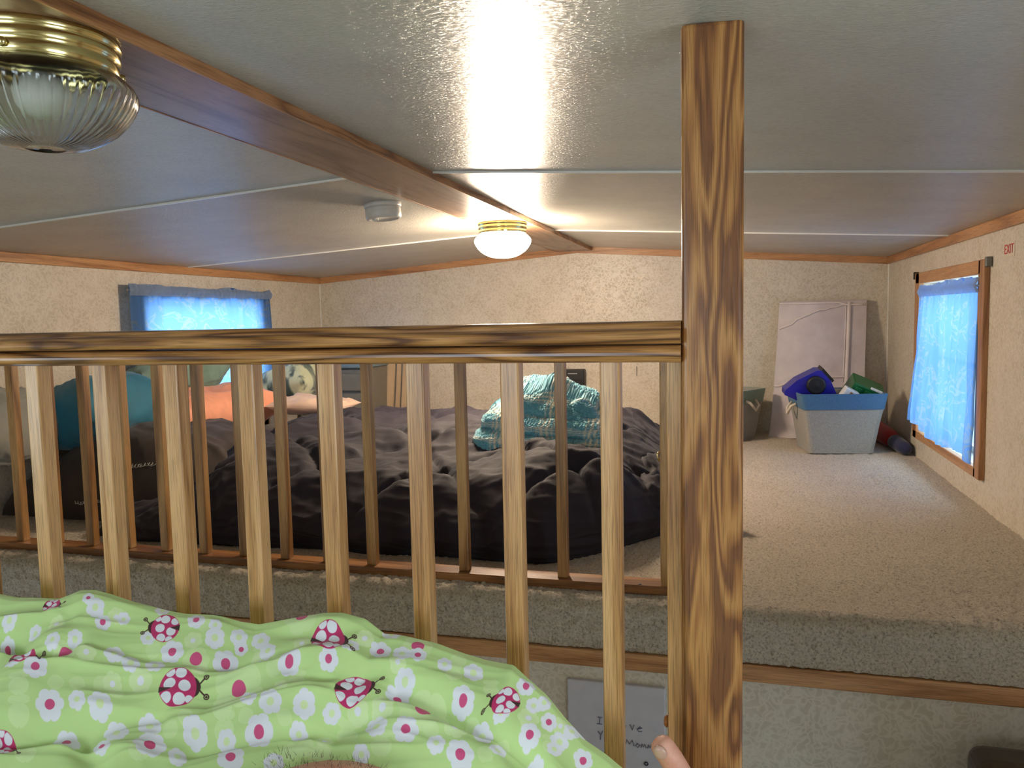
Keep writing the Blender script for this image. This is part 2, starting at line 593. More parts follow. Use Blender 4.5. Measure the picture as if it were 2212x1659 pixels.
def wall_with_holes(name, x0, x1, holes, label):
    """slab wall in the plane x = const between x0 and x1, with rectangular holes (y0,y1,z0,z1)"""
    ys = sorted({YB, YF} | {h[0] for h in holes} | {h[1] for h in holes})
    zs = sorted({HZ, 0.30} | {h[2] for h in holes} | {h[3] for h in holes})
    L = []
    for i in range(len(ys) - 1):
        for j in range(len(zs) - 1):
            cyy, czz = (ys[i] + ys[i + 1]) / 2, (zs[j] + zs[j + 1]) / 2
            if any(h[0] < cyy < h[1] and h[2] < czz < h[3] for h in holes):
                continue
            L.append((x0, x1, ys[i], ys[i + 1], zs[j], zs[j + 1]))
    return struct(boxes(name, L, M['wall']), label)

WIN_R = (2.90, 3.735, -0.525, 0.105)
WIN_L = (2.92, 3.78, -0.525, 0.105)
NWIN_R = (-0.30, 0.50, -0.50, 0.12)
NWIN_L = (-0.90, 0.0, -0.50, 0.12)
HWIN = (1.10, 1.66, -1.75, -0.98)
wall_with_holes('wall_left', XL - 0.09, XL, [WIN_L, NWIN_L, HWIN], 'beige swirl papered side wall behind the pillows')
wall_with_holes('wall_right', XR, XR + 0.09, [WIN_R, NWIN_R, HWIN], 'beige papered side wall with the sheer curtained window')
def gable(name, y0, y1, zb, label):
    P = [(XL - .09, zb), (XR + .09, zb), (XR + .09, ZE + 0.01), (XC, zc(XC) + 0.01), (XL - .09, ZE + 0.01)]
    v = [(x, y0, z) for x, z in P] + [(x, y1, z) for x, z in P]
    n = 5
    f = [(i, (i + 1) % n, n + (i + 1) % n, n + i) for i in range(n)] + [tuple(range(n - 1, -1, -1)), tuple(range(n, 2 * n))]
    return struct(poly(name, v, f, M['wall']), label)
gable('wall_far', YF, YF + 0.09, HZ, 'beige swirl papered gable wall at the far end')
struct(boxes('wall_near', [(XL - .09, -1.45, YB - .09, YB, HZ, ZE + 0.13), (-0.35, XR + .09, YB - .09, YB, HZ, ZE + 0.13),
                           (-1.45, -0.35, YB - .09, YB, HZ, -0.40), (-1.45, -0.35, YB - .09, YB, 0.20, ZE + 0.13)], M['wall']), 'papered gable wall behind the viewer')
struct(box('wall_platform', XL, XR, EDGE + 0.012, EDGE + 0.10, HZ, -0.77, M['wall']), 'papered wall face below the far loft edge')
struct(box('wall_platform', XL, XR, 0.93, 0.99, HZ, -0.80, M['wall']), 'papered wall face below the near loft edge')

# far loft carpet: real tufted relief, rolled over the platform edge
def make_carpet():
    nx = 560
    flat = np.concatenate([np.arange(EDGE + 0.03, 2.6, 0.0062), np.arange(2.6, YF + 0.01, 0.012)])
    ang = np.linspace(0, math.pi / 2, 8)[1:]
    R = 0.035
    path = [(y, FZ) for y in flat[::-1]] + [(EDGE + R - R * math.sin(a), FZ - R + R * math.cos(a)) for a in ang]
    path += [(EDGE, z) for z in np.arange(FZ - R - 0.006, -0.776, -0.006)]
    path = np.array(path)
    xs = np.linspace(XL, XR, nx)
    X, I = np.meshgrid(xs, np.arange(len(path)))
    Yp, Zp = path[:, 0][I], path[:, 1][I]
    nrm_y = np.where(Zp >= FZ - 1e-6, 0.0, np.where(Yp <= EDGE + 1e-6, -1.0, -(EDGE + R - Yp) / R))
    nrm_z = np.where(Zp >= FZ - 1e-6, 1.0, np.where(Yp <= EDGE + 1e-6, 0.0, (Zp - FZ + R) / R))
    rng = np.random.default_rng(3)
    arc = np.cumsum(np.r_[0, np.hypot(np.diff(path[:, 0]), np.diff(path[:, 1]))])[I]
    d = (vn(X * 150, arc * 150, 5) - 0.6) * 0.006 + (rng.random(X.shape) - 0.5) * 0.0035
    d += (fbm(X * 5, arc * 5, 8, 2) - 0.5) * 0.010
    return grid('floor', X, Yp + nrm_y * d, Zp + nrm_z * d, M['carpet'], None, False)
struct(make_carpet(), 'beige tufted carpet of the far loft, rolled over its front edge')
struct(box('floor', XL, XR, EDGE + 0.05, YF, FZ - 0.12, FZ - 0.02, M['mattress']), 'subfloor of the far loft')
struct(box('floor', XL, XR, YB, 0.985, -0.80, -0.76, M['carpet']), 'carpeted floor of the near loft')
struct(box('floor', XL, XR, 0.9, EDGE + 0.1, HZ - 0.05, HZ, M['hall_floor']), 'hall floor between the two lofts')

# ceiling: panels with white battens between them
ceil = struct(empty('ceiling', (XC, YF, zc(XC))), 'grey textured vinyl panel ceiling sloping from a low ridge')
def panel(name, xa, xb, ya0, ya1, yb0, yb1, lift, th, mat):
    """sloped slab between x=xa and x=xb; near/far y at each side"""
    za, zb = zc(xa) + lift, zc(xb) + lift
    v = [(xa, ya0, za), (xb, yb0, zb), (xb, yb1, zb), (xa, ya1, za)]
    v += [(x, y, z + th) for x, y, z in v]
    o = poly(name, v, [(0, 3, 2, 1), (4, 5, 6, 7), (0, 1, 5, 4), (1, 2, 6, 5), (2, 3, 7, 6), (3, 0, 4, 7)], mat, ceil)
    o.matrix_parent_inverse = Matrix.Translation(ceil.location).inverted()
    return o
seamR = [(-0.82, XR, YB, YB), (XC, XR, 0.66, 0.62), (XC, XR, 1.998, 1.90), (XC, XR, 3.52, 3.30), (XC, XR, YF, YF)]
seamL = [(0, 0, YB, YB), (0, 0, 0.62, 0.66), (0, 0, 1.86, 1.965), (0, 0, 3.235, 3.48), (0, 0, YF, YF)]
gap = 0.002
for i in range(4):
    panel('ceiling_panel', XC, XR, seamR[i][2] + gap, seamR[i + 1][2] - gap, seamR[i][3] + gap, seamR[i + 1][3] - gap, 0, 0.012, M['ceiling'])
    panel('ceiling_panel', XL, XC, seamL[i][2] + gap, seamL[i + 1][2] - gap, seamL[i][3] + gap, seamL[i + 1][3] - gap, 0, 0.012, M['ceiling'])
for i in (1, 2, 3):
    w = 0.0036
    panel('ceiling_batten', -0.752, XR, seamR[i][2] - w, seamR[i][2] + w, seamR[i][3] - w, seamR[i][3] + w, -0.0045, 0.006, M['batten'])
    panel('ceiling_batten', XL, -0.952, seamL[i][2] - w, seamL[i][2] + w, seamL[i][3] - w, seamL[i][3] + w, -0.0045, 0.006, M['batten'])
o = poly('ceiling_backing', [(XL - .09, YB - .09, ZE + .03), (XC, YB - .09, zc(XC) + .03), (XR + .09, YB - .09, ZE + .03),
                             (XL - .09, YF + .09, ZE + .03), (XC, YF + .09, zc(XC) + .03), (XR + .09, YF + .09, ZE + .03)],
         [(0, 1, 4, 3), (1, 2, 5, 4)], M['batten'], ceil)
o.matrix_parent_inverse = Matrix.Translation(ceil.location).inverted()

# ridge beam of veneered boards
beam = struct(empty('ridge_beam', (-0.852, YF, 0.367)), 'oak veneered ridge beam running along the ceiling')
def sub(o, par):
    o.matrix_parent_inverse = Matrix.Translation(par.location).inverted()
    return o
BX0, BX1 = -0.952, -0.754
for a, b in ((YB, 2.757), (2.760, YF)):
    sub(box('board', BX0, BX1, a, b, 0.367, 0.376, M['beam'], beam, 0.001, 1), beam)
    sub(box('edge_strip', BX1, BX1 + 0.004, a, b, 0.366, 0.3885, M['beam_side'], beam), beam)
    sub(box('edge_strip', BX0 - 0.004, BX0, a, b, 0.366, 0.3885, M['beam_side'], beam), beam)

# crown trims
TH = 0.036
for nm, x0, x1, lb in (('trim_1', XL, XL + 0.012, 'oak crown trim along the left wall'), ('trim_2', XR - 0.012, XR, 'oak crown trim along the right wall')):
    struct(box(nm, x0, x1, YB, YF, ZE - TH, ZE + 0.001, M['trim_y'], None, 0.003), lb)
def gable_trim(nm, xa, xb, lb):
    za, zb = zc(xa), zc(xb)
    v = []
    for y in (YF - 0.012, YF):
        v += [(xa, y, za - TH), (xb, y, zb - TH), (xb, y, zb + 0.001), (xa, y, za + 0.001)]
    struct(poly(nm, v, [(0, 1, 2, 3), (7, 6, 5, 4), (0, 4, 5, 1), (1, 5, 6, 2), (2, 6, 7, 3), (3, 7, 4, 0)], M['trim_x']), lb)
gable_trim('trim_3', XL + 0.012, XC, 'oak crown trim on the left half of the far gable wall')
gable_trim('trim_4', XC, XR - 0.012, 'oak crown trim on the right half of the far gable wall')
struct(box('trim_5', XL, XR, EDGE - 0.006, EDGE + 0.014, -0.811, -0.772, M['trim_x'], None, 0.002), 'oak edge trim under the rolled carpet of the far loft')
for x, lb in ((XL + 0.002, 'left'), (XR - 0.002, 'right')):
    struct(box('trim_6' if lb == 'left' else 'trim_7', x - 0.003, x + 0.003, YF - 0.004, YF, FZ, ZE - TH, M['batten']), 'thin corner bead in the far ' + lb + ' corner')
struct(box('trim_8', -0.503, -0.4995, YF - 0.0015, YF, -0.345, -0.29, M['dark_steel']), 'short dark slit in the far wall panel')

# windows
def window(name, side, h, frame_mat, label):
    y0, y1, z0, z1 = h
    w = struct(empty(name, (XR if side > 0 else XL, (y0 + y1) / 2, (z0 + z1) / 2)), label)
    xin = XR if side > 0 else XL
    a, b = (xin - 0.018, xin + 0.002) if side > 0 else (xin - 0.002, xin + 0.018)
    t = 0.048
    for bx in ((a, b, y0 - 0.02, y1 + 0.06, z1, z1 + 0.047), (a, b, y0 - 0.02, y1 + 0.06, z0 - 0.034, z0)):
        sub(box('casing', *bx, M['trim_y'], w, 0.003), w)
    for bx in ((a, b, y0 - 0.062, y0, z0 - 0.034, z1 + 0.047), (a, b, y1, y1 + 0.075, z0 - 0.034, z1 + 0.047)):
        sub(box('casing', *bx, M['trim_z'], w, 0.003), w)
    xo = xin + side * 0.06
    f = 0.022
    for bx in ((y0, y1, z0, z0 + f), (y0, y1, z1 - f, z1), (y0, y0 + f, z0, z1), (y1 - f, y1, z0, z1)):
        sub(box('sash', min(xo, xo + side * .02), max(xo, xo + side * .02), *bx, M['window_vinyl'], w), w)
    zm = (z0 + z1) / 2
    sub(box('sash', min(xo, xo + side * .02), max(xo, xo + side * .02), y0, y1, zm - 0.01, zm + 0.01, M['window_vinyl'], w), w)
    sub(box('pane', xo + side * 0.008 - 0.001, xo + side * 0.008 + 0.001, y0 + f, y1 - f, z0 + f, z1 - f, M['pane'], w), w)
    return w
window('window_1', -1, WIN_L, None, 'far left window behind the ruffled curtain')
window('window_2', 1, WIN_R, None, 'far right window in an oak casing')
window('window_3', -1, NWIN_L, None, 'near left window beside the viewer')
window('window_4', 1, NWIN_R, None, 'near right window beside the viewer')

# curtains: gathered on a rod with a ruffled heading
def curtain(name, x, side, y0, y1, ztop, zrod, hem, label, seed, flare=0.0):
    c = tag(empty(name, (x, (y0 + y1) / 2, zrod)), label, 'curtain')
    ny, nz = 420, 90
    s, t = np.meshgrid(np.linspace(0, 1, ny), np.linspace(0, 1, nz))
    Y = y0 + (y1 - y0) * s
    top = ztop - 0.012 * fbm(s * 16, s * 0, seed, 2) - 0.014 * vn(s * 9, s * 0, seed + 3)
    Z = top + (hem(s) - top) * t
    gather = 0.012 + 0.016 * t
    drop = np.clip((zrod - Z) / 0.5, 0, 1)
    ph = s * 46 + 1.4 * fbm(s * 5, t * 0.7, seed + 1, 2) * 3
    wav = np.sin(ph) * gather * 0.55 + (ridge(s * 7, t * 0.8, seed + 5, 3) - 0.5) * 0.030 * (0.3 + t)
    near = np.exp(-((Z - zrod) / 0.016) ** 2)
    fine = np.sin(s * 190 + 4 * fbm(s * 30, t * 2, seed + 2, 2)) * 0.0028 * np.exp(-((Z - zrod) / 0.05) ** 2)
    Xo = x - side * (0.012 + drop * flare * (0.4 + 0.6 * s)) + wav * (1 - 0.7 * near) * 0.6 + fine
    Y = Y - side * 0 + drop * flare * 0.4 * (s - 0.5)
    Xo = np.minimum(Xo, XR - 0.004) if side > 0 else np.maximum(Xo, XL + 0.004)
    sub(grid('sheer_panel', Xo, Y, Z, M['curtain'], c, True, uv=(s, t * 0.8)), c)
    # doubled rod pocket and heading
    m2 = 10
    s2, t2 = np.meshgrid(np.linspace(0, 1, ny), np.linspace(0, 1, m2))
    top2 = ztop - 0.012 * fbm(s2 * 16, s2 * 0, seed, 2) - 0.014 * vn(s2 * 9, s2 * 0, seed + 3)
    Z2 = top2 + (zrod - 0.022 - top2) * t2
    bul = np.exp(-((Z2 - zrod) / 0.014) ** 2) * 0.010
    X2 = x - side * (0.016 + bul) + np.sin(s2 * 190 + 4 * fbm(s2 * 30, t2 * 2, seed + 2, 2)) * 0.003
    sub(grid('heading', X2, y0 + (y1 - y0) * s2, Z2, M['curtain_top'], c, True, uv=(s2, t2 * 0.1)), c)
    sub(tube('curtain_rod', [(x - side * 0.012, y0 - 0.004, zrod), (x - side * 0.012, y1 + 0.004, zrod)], 0.004, M['silver'], c), c)
    return c
curtain('curtain', XR - 0.004, 1, 2.885, 3.70, 0.108, 0.070, lambda s: -0.515 + 0.035 * s + 0.012 * np.sin(s * 9),
        'sheer light blue curtain hanging askew over the oak cased window on the right', 3, 0.035)
curtain('curtain', XL + 0.030, -1, 2.80, 3.87, 0.184, 0.148, lambda s: -0.50 + 0 * s,
        'sheer blue curtain with ruffled heading on the left wall above the railing', 11, 0.02)
for yy, mt in ((2.822, M['steel']), (3.83, M['dark_steel'])):
    b = box('curtain_bracket', XR - 0.020, XR - 0.001, yy - 0.008, yy + 0.008, 0.126, 0.158, mt, None, 0.003)
    tag(b, 'grey metal curtain bracket at the upper near corner of the right window' if yy < 3 else 'small dark metal bracket at the upper far corner of the right window', 'bracket')

# EXIT sticker
st = tag(box('exit_sticker', XR - 0.0012, XR + 0.001, 2.618, 2.712, 0.146, 0.190, M['sticker'], None), 'small EXIT sticker with red letters on the right wall above the window', 'sign')
tc = bpy.data.curves.new('lettering', 'FONT')
tc.body = 'EXIT'
tc.size = 0.040
tc.align_x = 'CENTER'
tc.align_y = 'CENTER'
tc.extrude = 0.0003
tc.materials.append(M['red_print'])
to = bpy.data.objects.new('lettering', tc)
C.objects.link(to)
bpy.context.view_layer.update()
lm = bpy.data.meshes.new_from_object(to.evaluated_get(bpy.context.evaluated_depsgraph_get()))
bpy.data.objects.remove(to)
to = link('lettering', lm, None)
to.parent = st
to.location = (XR - 0.0018, 2.665, 0.168)
to.rotation_euler = (math.pi / 2, 0, -math.pi / 2)

# ------------------------------------------------------------------ near railing and post
def post_box(name, x0, x1, y0, y1, z0, z1, mat, parent=None, bev=0.006):
    return box(name, x0, x1, y0, y1, z0, z1, mat, parent, bev, 3)
post = tag(post_box('newel_post', -0.054, 0.0165, 0.96, 1.031, -0.79, 0.331, M['oak_post']),
           'tall square oak post with bold wavy grain reaching from the near loft to the ceiling', 'post')
rail = tag(empty('loft_railing', (-1.0, 0.97, -0.79)), 'near oak railing with square balusters beside the tall post', 'railing')
def arc(cy_, cz_, ry, rz, a0, a1, n=7):
    return [(cy_ + ry * math.cos(math.radians(a0 + (a1 - a0) * k / (n - 1))), cz_ + rz * math.sin(math.radians(a0 + (a1 - a0) * k / (n - 1)))) for k in range(n)]
cap = [(0.961, -0.0350)] + arc(0.950, -0.0262, 0.011, 0.0086, 260, 100, 9) + [(0.9525, -0.0170)] + arc(0.966, -0.0170, 0.0105, 0.0088, 180, 90, 6)
cap += [(2 * 0.989 - y, z) for y, z in cap[::-1]]
sub(extrude_x('cap_rail', cap, -1.9, -0.0545, M['oak_x'], rail, False), rail)
low = arc(0.9595, -0.0468, 0.0125, 0.0105, 262, 98, 10)
low += [(2 * 0.989 - y, z) for y, z in low[::-1]]
sub(extrude_x('lower_rail', low, -1.9, -0.0545, M['oak_x'], rail, False), rail)
sub(box('bottom_rail', -1.9, -0.0545, 0.965, 1.012, -0.79, -0.762, M['oak_x'], rail, 0.003), rail)
bx = [-0.155 - 0.0001, -0.284, -0.4145, -0.545, -0.670, -0.795, -0.9195, -1.0445, -1.1715, -1.2985, -1.4255, -1.5525, -1.6795]
b0 = None
for k, x in enumerate(bx):
    if b0 is None:
        b0 = post_box('baluster', -0.0127, 0.0127, -0.0127, 0.0127, -0.762, -0.054, M['oak_z'], None, 0.0025)
        b = b0
    else:
        b = b0.copy()
        C.objects.link(b)
    b.location = (x + 0.0127, 0.989, 0)
    b.parent = rail
    b.matrix_parent_inverse = Matrix.Translation(rail.location).inverted()
sub(post_box('end_baluster', -0.0735, -0.0545, 0.975, 1.003, -0.762, -0.0565, M['oak_z'], rail, 0.0025), rail)
r_ = ray(1437, 1557)
zz = r_[2] * 0.988 / r_[1]
pl = lathe('wood_plug', [(0.004, 0.0), (0.0075, -0.001), (0.0075, -0.0035), (0.005, -0.0055), (0.001, -0.006)], M['plug'], rail, 16)
pl.rotation_euler = (0, math.pi / 2, 0)
pl.location = (-0.0735, 0.988, zz)
sub(pl, rail)

# far railing
rail2 = tag(empty('loft_railing', (-1.2, 1.85, FZ)), 'far oak railing screwed to the beige carpet in front of the navy comforter', 'railing')
def prof_box(y0, y1, z0, z1, r):
    return [(y0 + r, z0), (y1 - r, z0), (y1, z0 + r), (y1, z1 - r), (y1 - r, z1), (y0 + r, z1), (y0, z1 - r), (y0, z0 + r)]
FR0, FR1 = 1.822, 1.885
sub(extrude_x('bottom_rail', prof_box(FR0, FR1, FZ - 0.002, FZ + 0.019, 0.003), XL, -0.105, M['oak_farx'], rail2), rail2)
sub(extrude_x('top_rail', prof_box(1.825, 1.882, -0.082, -0.035, 0.012), XL, -0.105, M['oak_farx'], rail2), rail2)
f0 = None
k = 0
x = -0.388
while x > XL + 0.05:
    if f0 is None:
        f0 = post_box('baluster', -0.0127, 0.0127, -0.0127, 0.0127, FZ + 0.019, -0.08, M['oak_far'], None, 0.0025)
        b = f0
    else:
        b = f0.copy()
        C.objects.link(b)
    b.location = (x, 1.853, 0)
    b.parent = rail2
    b.matrix_parent_inverse = Matrix.Translation(rail2.location).inverted()
    x -= 0.1262
    k += 1
b = f0.copy()
C.objects.link(b)
b.location = (-0.262, 1.853, 0)
bpy.data.objects.remove(b)
sub(post_box('end_post', -0.153, -0.108, 1.828, 1.878, FZ + 0.001, -0.03, M['oak_far'], rail2, 0.004), rail2)
sc = lathe('screw_hole', [(0.0045, 0.0004), (0.0045, 0.0)], M['plastic_black'], rail2, 12)
r_ = ray(1382, 1262)
q = (FZ + 0.0193) / r_[2]
sc.location = (r_[0] * q, r_[1] * q, FZ + 0.0192)
sub(sc, rail2)
r_ = ray(1424, 985)
q = 1.845 / r_[1]
hk = tube('brass_catch', [(-0.155, 1.845, r_[2] * q + 0.010), (-0.160, 1.843, r_[2] * q + 0.004), (-0.158, 1.843, r_[2] * q - 0.006), (-0.154, 1.845, r_[2] * q - 0.012)], 0.0025, M['brass'], rail2)
sub(hk, rail2)

# ------------------------------------------------------------------ ceiling lights
def ceiling_light(y, lit, label):
    t = tag(empty('ceiling_light', (-0.853, y, 0.367)), label, 'ceiling light', 'flush ceiling lights on the ridge beam')
    pan = [(0.0, 0.0), (0.094, 0.0), (0.096, -0.003), (0.096, -0.009), (0.092, -0.0115), (0.0945, -0.014), (0.0945, -0.024), (0.0905, -0.0265), (0.0925, -0.029), (0.0925, -0.040), (0.0895, -0.043), (0.080, -0.043)]
    lathe('brass_pan', pan, M['brass'], t, 96, cap=False)
    P = [(0.083, -0.040), (0.089, -0.043), (0.098, -0.050), (0.107, -0.059), (0.1108, -0.067), (0.1105, -0.074), (0.106, -0.085), (0.0975, -0.098), (0.086, -0.110), (0.070, -0.121), (0.050, -0.130), (0.026, -0.1345), (0.008, -0.1355)]
    nr = 48
    def rib(i, a):
        if i < 5 or i > 10:
            return 1.0
        k = min(1, (i - 4) / 1.5)
        return 1 - 0.045 * k * (0.5 + 0.5 * math.cos(a * nr))
    g = lathe('glass_shade', P, M['glow'] if lit else M['glass'], t, 192 if not lit else 96, rib, cap=False)
    if not lit:
        so = g.modifiers.new('wall', 'SOLIDIFY')
        so.thickness = 0.003
        so.offset = 1
        lathe('bulb', [(0.014, -0.043), (0.028, -0.052), (0.036, -0.066), (0.034, -0.082), (0.024, -0.094), (0.012, -0.099), (0.001, -0.100)], M['frost'], t, 32, cap=False)
    # locking screws in the brass collar
    for a in (0.9, 3.0, 5.1):
        s_ = lathe('thumb_screw', [(0.001, 0.008), (0.005, 0.007), (0.006, 0.002), (0.003, 0.0), (0.003, -0.004)], M['brass'], t, 12)
        s_.location = (0.0925 * math.cos(a), 0.0925 * math.sin(a), -0.034)
        s_.rotation_euler = (0, math.pi / 2, a)
    return t
ceiling_light(3.02, True, 'lit brass ceiling light with glowing ribbed glass near the far wall')
ceiling_light(0.855, False, 'unlit brass ceiling light with clear ribbed glass at the upper left')

# smoke detector
d = ray(817, 437)
q = (ZE + SL * (0 - XL)) / (d[2] - SL * d[0])
sx_, sy_ = d[0] * q, d[1] * q + 0.03
sd = tag(empty('smoke_detector', (sx_, sy_, zc(sx_)), (0, -math.atan(SL), 0)), 'round white smoke detector on the left ceiling slope', 'smoke detector')
lathe('mounting_base', [(0.060, 0.0), (0.060, -0.010), (0.058, -0.013), (0.056, -0.014)], M['plastic_white'], sd, 48)
lathe('body', [(0.0565, -0.013), (0.0575, -0.022), (0.057, -0.024), (0.0575, -0.026), (0.0575, -0.044), (0.053, -0.050), (0.046, -0.051), (0.044, -0.049), (0.001, -0.049)], M['plastic_white'], sd, 48)
lathe('test_button', [(0.010, -0.048), (0.010, -0.053), (0.008, -0.054), (0.001, -0.054)], M['plastic_white'], sd, 16, loc=(-0.02, -0.02, 0))

# ------------------------------------------------------------------ heater on the far wall
h = tag(empty('wall_heater', (-0.857, YF, -0.40)), 'black louvred heater standing against the far wall behind the teal throw', 'heater')
sub(box('housing', -0.923, -0.792, YF - 0.06, YF - 0.002, FZ, -0.303, M['plastic_black'], h, 0.006), h)
sub(box('badge', -0.885, -0.832, YF - 0.0625, YF - 0.058, -0.330, -0.324, M['silver'], h), h)
for i in range(9):
    z = -0.36 - i * 0.013
    lv = sub(box('louvre', -0.912, -0.803, YF - 0.066, YF - 0.058, z - 0.004, z + 0.002, M['plastic_black'], h, 0.001, 1), h)

# ------------------------------------------------------------------ bed in the far loft
def navy():
    n, mm = 340, 300
    u, v = np.meshgrid(np.linspace(-1, 1, n), np.linspace(-1, 1, mm))
    g = lambda t: np.sin(t * math.pi / 2)
    gu, gv = g(g(u)), g(g(v))
    x0, x1, y0, y1 = -1.93, -0.13, 1.975, 3.40
    X = (x0 + x1) / 2 + gu * (x1 - x0) / 2
    Y = (y0 + y1) / 2 + gv * (y1 - y0) / 2
    # the near right corner is rounded back, the near edge wobbles
    Y = Y + np.clip(0.5 - gv, 0, 1) * (0.05 * (fbm(X * 3, X * 0, 3, 2) - 0.4))
    cut = np.clip((X + 0.50) / 0.37, 0, 1) ** 1.6
    Y = Y + np.clip((1 - gv) / 2, 0, 1) * cut * 0.50
    pu, pv = np.clip(1 - np.abs(gu) ** 7, 0, 1) ** 0.5, np.clip(1 - np.abs(gv) ** 7, 0, 1) ** 0.5
    top = -0.425 + 0.045 * (Y - 2.1) + 0.022 * np.exp(-((X + 0.45) / 0.25) ** 2)
    top -= 0.10 * np.clip((-1.45 - X) / 0.3, 0, 1) * np.clip((2.5 - Y) / 0.3, 0, 1)
    top -= 0.10 * np.clip((X + 0.38) / 0.25, 0, 1) ** 1.5
    shoulder = np.clip((Y - y0) / 0.22, 0, 1)
    top -= 0.05 * (1 - shoulder) ** 2
    H = (top - FZ)
    env = pu * pv
    # quilting: diagonal stitched lines, puffed between
    X2, Y2 = X + 0.12 * fbm(X * 2, Y * 2, 20, 2), Y + 0.12 * fbm(X * 2, Y * 2, 30, 2)
    a = (X2 * 0.75 + Y2 * 0.66) / 0.30
    b = (X2 * 0.75 - Y2 * 0.66) / 0.30
    qa, qb = np.abs(np.abs(a % 1.0) - 0.5) * 2, np.abs(np.abs(b % 1.0) - 0.5) * 2
    stitch = -0.018 * (np.exp(-((1 - qa) / 0.07) ** 2) + np.exp(-((1 - qb) / 0.07) ** 2))
    knots = np.exp(-(((1 - qa) / 0.25) ** 2 + ((1 - qb) / 0.25) ** 2)) * -0.020
    wr = (ridge(X * 3.2 + 0.6 * Y, Y * 5.5 - X, 41, 4) - 0.45) * 0.050 + (fbm(X * 4, Y * 4, 77, 3) - 0.5) * 0.05
    wr += (ridge(X * 9 + Y * 4, Y * 12 - X * 3, 51, 3) - 0.45) * 0.016
    disp = (stitch + knots + wr)
    Z = FZ + H * env + disp * env
    # billow the front and right drape outwards, with folds near the floor
    side = 1 - shoulder
    hgt = np.clip((Z - FZ) / 0.22, 0, 1)
    fold = ridge(X * 2.2, Z * 16 + X * 1.5, 61, 3)
    Y = Y - (np.clip(-gv, 0, 1) ** 10) * (np.sin(hgt * math.pi) * 0.05 + (fold - 0.5) * 0.05)
    Xs = np.clip(gu, 0, 1) ** 10
    X = X + Xs * (np.sin(hgt * math.pi) * 0.05 + (ridge(Y * 4, Z * 16, 63, 3) - 0.5) * 0.06)
    Z = np.maximum(Z, FZ - 0.006)
    o = grid('comforter', X, Y, Z, M['navy'], None, True)
    return tag(o, 'crumpled dark navy quilted comforter spread over the floor bed behind the far railing', 'comforter')
navy()
# loose fold of the comforter fallen to the floor beyond its right end
o = pillow('comforter_fold', (-0.235, 2.52, FZ + 0.085), (0.34, 0.42, 0.17), (0, 0.1, 0.5), M['navy'], None, 70, 2.2, 0.5, 0.05, 31)
o['label'] = 'loose bunched end of dark navy bedding on the carpet at the foot of the bed'
o['category'] = 'bedding'

def brown():
    n, mm = 200, 150
    u, v = np.meshgrid(np.linspace(-1, 1, n), np.linspace(-1, 1, mm))
    g = lambda t: np.sin(np.sin(t * math.pi / 2) * math.pi / 2)
    gu, gv = g(u), g(v)
    X = -2.005 + gu * 0.445
    Y = 2.56 + gv * 0.40 + 0.06 * np.clip(-gu, 0, 1) * 0
    env = np.clip(1 - np.abs(gu) ** 5, 0, 1) ** 0.5 * np.clip(1 - np.abs(gv) ** 4, 0, 1) ** 0.5
    top = -0.425 + 0.05 * np.exp(-((X + 2.0) / 0.3) ** 2) - FZ
    Z = FZ + env * (top + (ridge(X * 3, Y * 5 + X * 2, 15, 3) - 0.5) * 0.05 + (fbm(X * 3, Y * 3, 18, 3) - 0.5) * 0.05)
    Y = Y - np.clip(-gv, 0, 1) ** 8 * 0.05 * np.sin(np.clip((Z - FZ) / 0.2, 0, 1) * math.pi)
    return X, Y, Z
bX, bY, bZ = brown()
br = tag(grid('blanket', bX, bY, bZ, M['brown'], None, True), 'dark brown blanket with faint pale script under the teal pillow', 'blanket')
# faint pale script printed on the blanket
def script_strokes(p0, p1, nword, seed, h):
    """wavy handwriting-like line on the blanket front, hugging its surface"""
    rng = random.Random(seed)
    n = 46
    pts = []
    for k in range(n):
        t = k / (n - 1)
        a = k * 1.9
        x = p0[0] + (p1[0] - p0[0]) * t + 0.006 * math.cos(a)
        z = p0[1] + (p1[1] - p0[1]) * t + h * math.sin(a) * (0.5 + rng.random() * 0.6)
        d2 = (bX - x) ** 2 + (bZ - z) ** 2 + (bY > 2.55) * 9
        i = np.unravel_index(np.argmin(d2), d2.shape)
        pts.append((x, bY[i] - 0.004, z))
    return pts
for k, (p0, p1) in enumerate((((-2.02, -0.46), (-1.98, -0.56)), ((-1.93, -0.47), (-1.78, -0.455)), ((-2.10, -0.585), (-1.95, -0.57)), ((-2.30, -0.52), (-2.22, -0.56)))):
    tube('printed_script', script_strokes(p0, p1, 1, k, 0.008), 0.0012, M['offwhite'], br, 5)

# pillows heaped against the left wall
pillow('pillow', (-2.28, 2.46, -0.315), (0.30, 0.52, 0.26), (0.0, -0.35, 0.08), M['teal'], None, 60, 2.6, 0.5, 0.02, 5)
tag(bpy.context.scene.collection.objects[-1], 'teal satin pillow with a gathered end, leaning on the left wall', 'pillow', 'pillows heaped at the left wall')
pillow('pillow', (-2.24, 2.97, -0.395), (0.44, 0.80, 0.22), (0.0, -0.12, -0.05), M['orange'], None, 60, 3, 0.5, 0.03, 6)
tag(C.objects[-1], 'bright orange pillow lying flat between the teal pillow and the cream one', 'pillow', 'pillows heaped at the left wall')
pillow('pillow', (-2.36, 2.98, -0.235), (0.18, 0.60, 0.17), (0.0, -0.4, 0.0), M['sage'], None, 60, 2.8, 0.5, 0.02, 7)
tag(C.objects[-1], 'dull sage green pillow on top of the orange pillow', 'pillow', 'pillows heaped at the left wall')
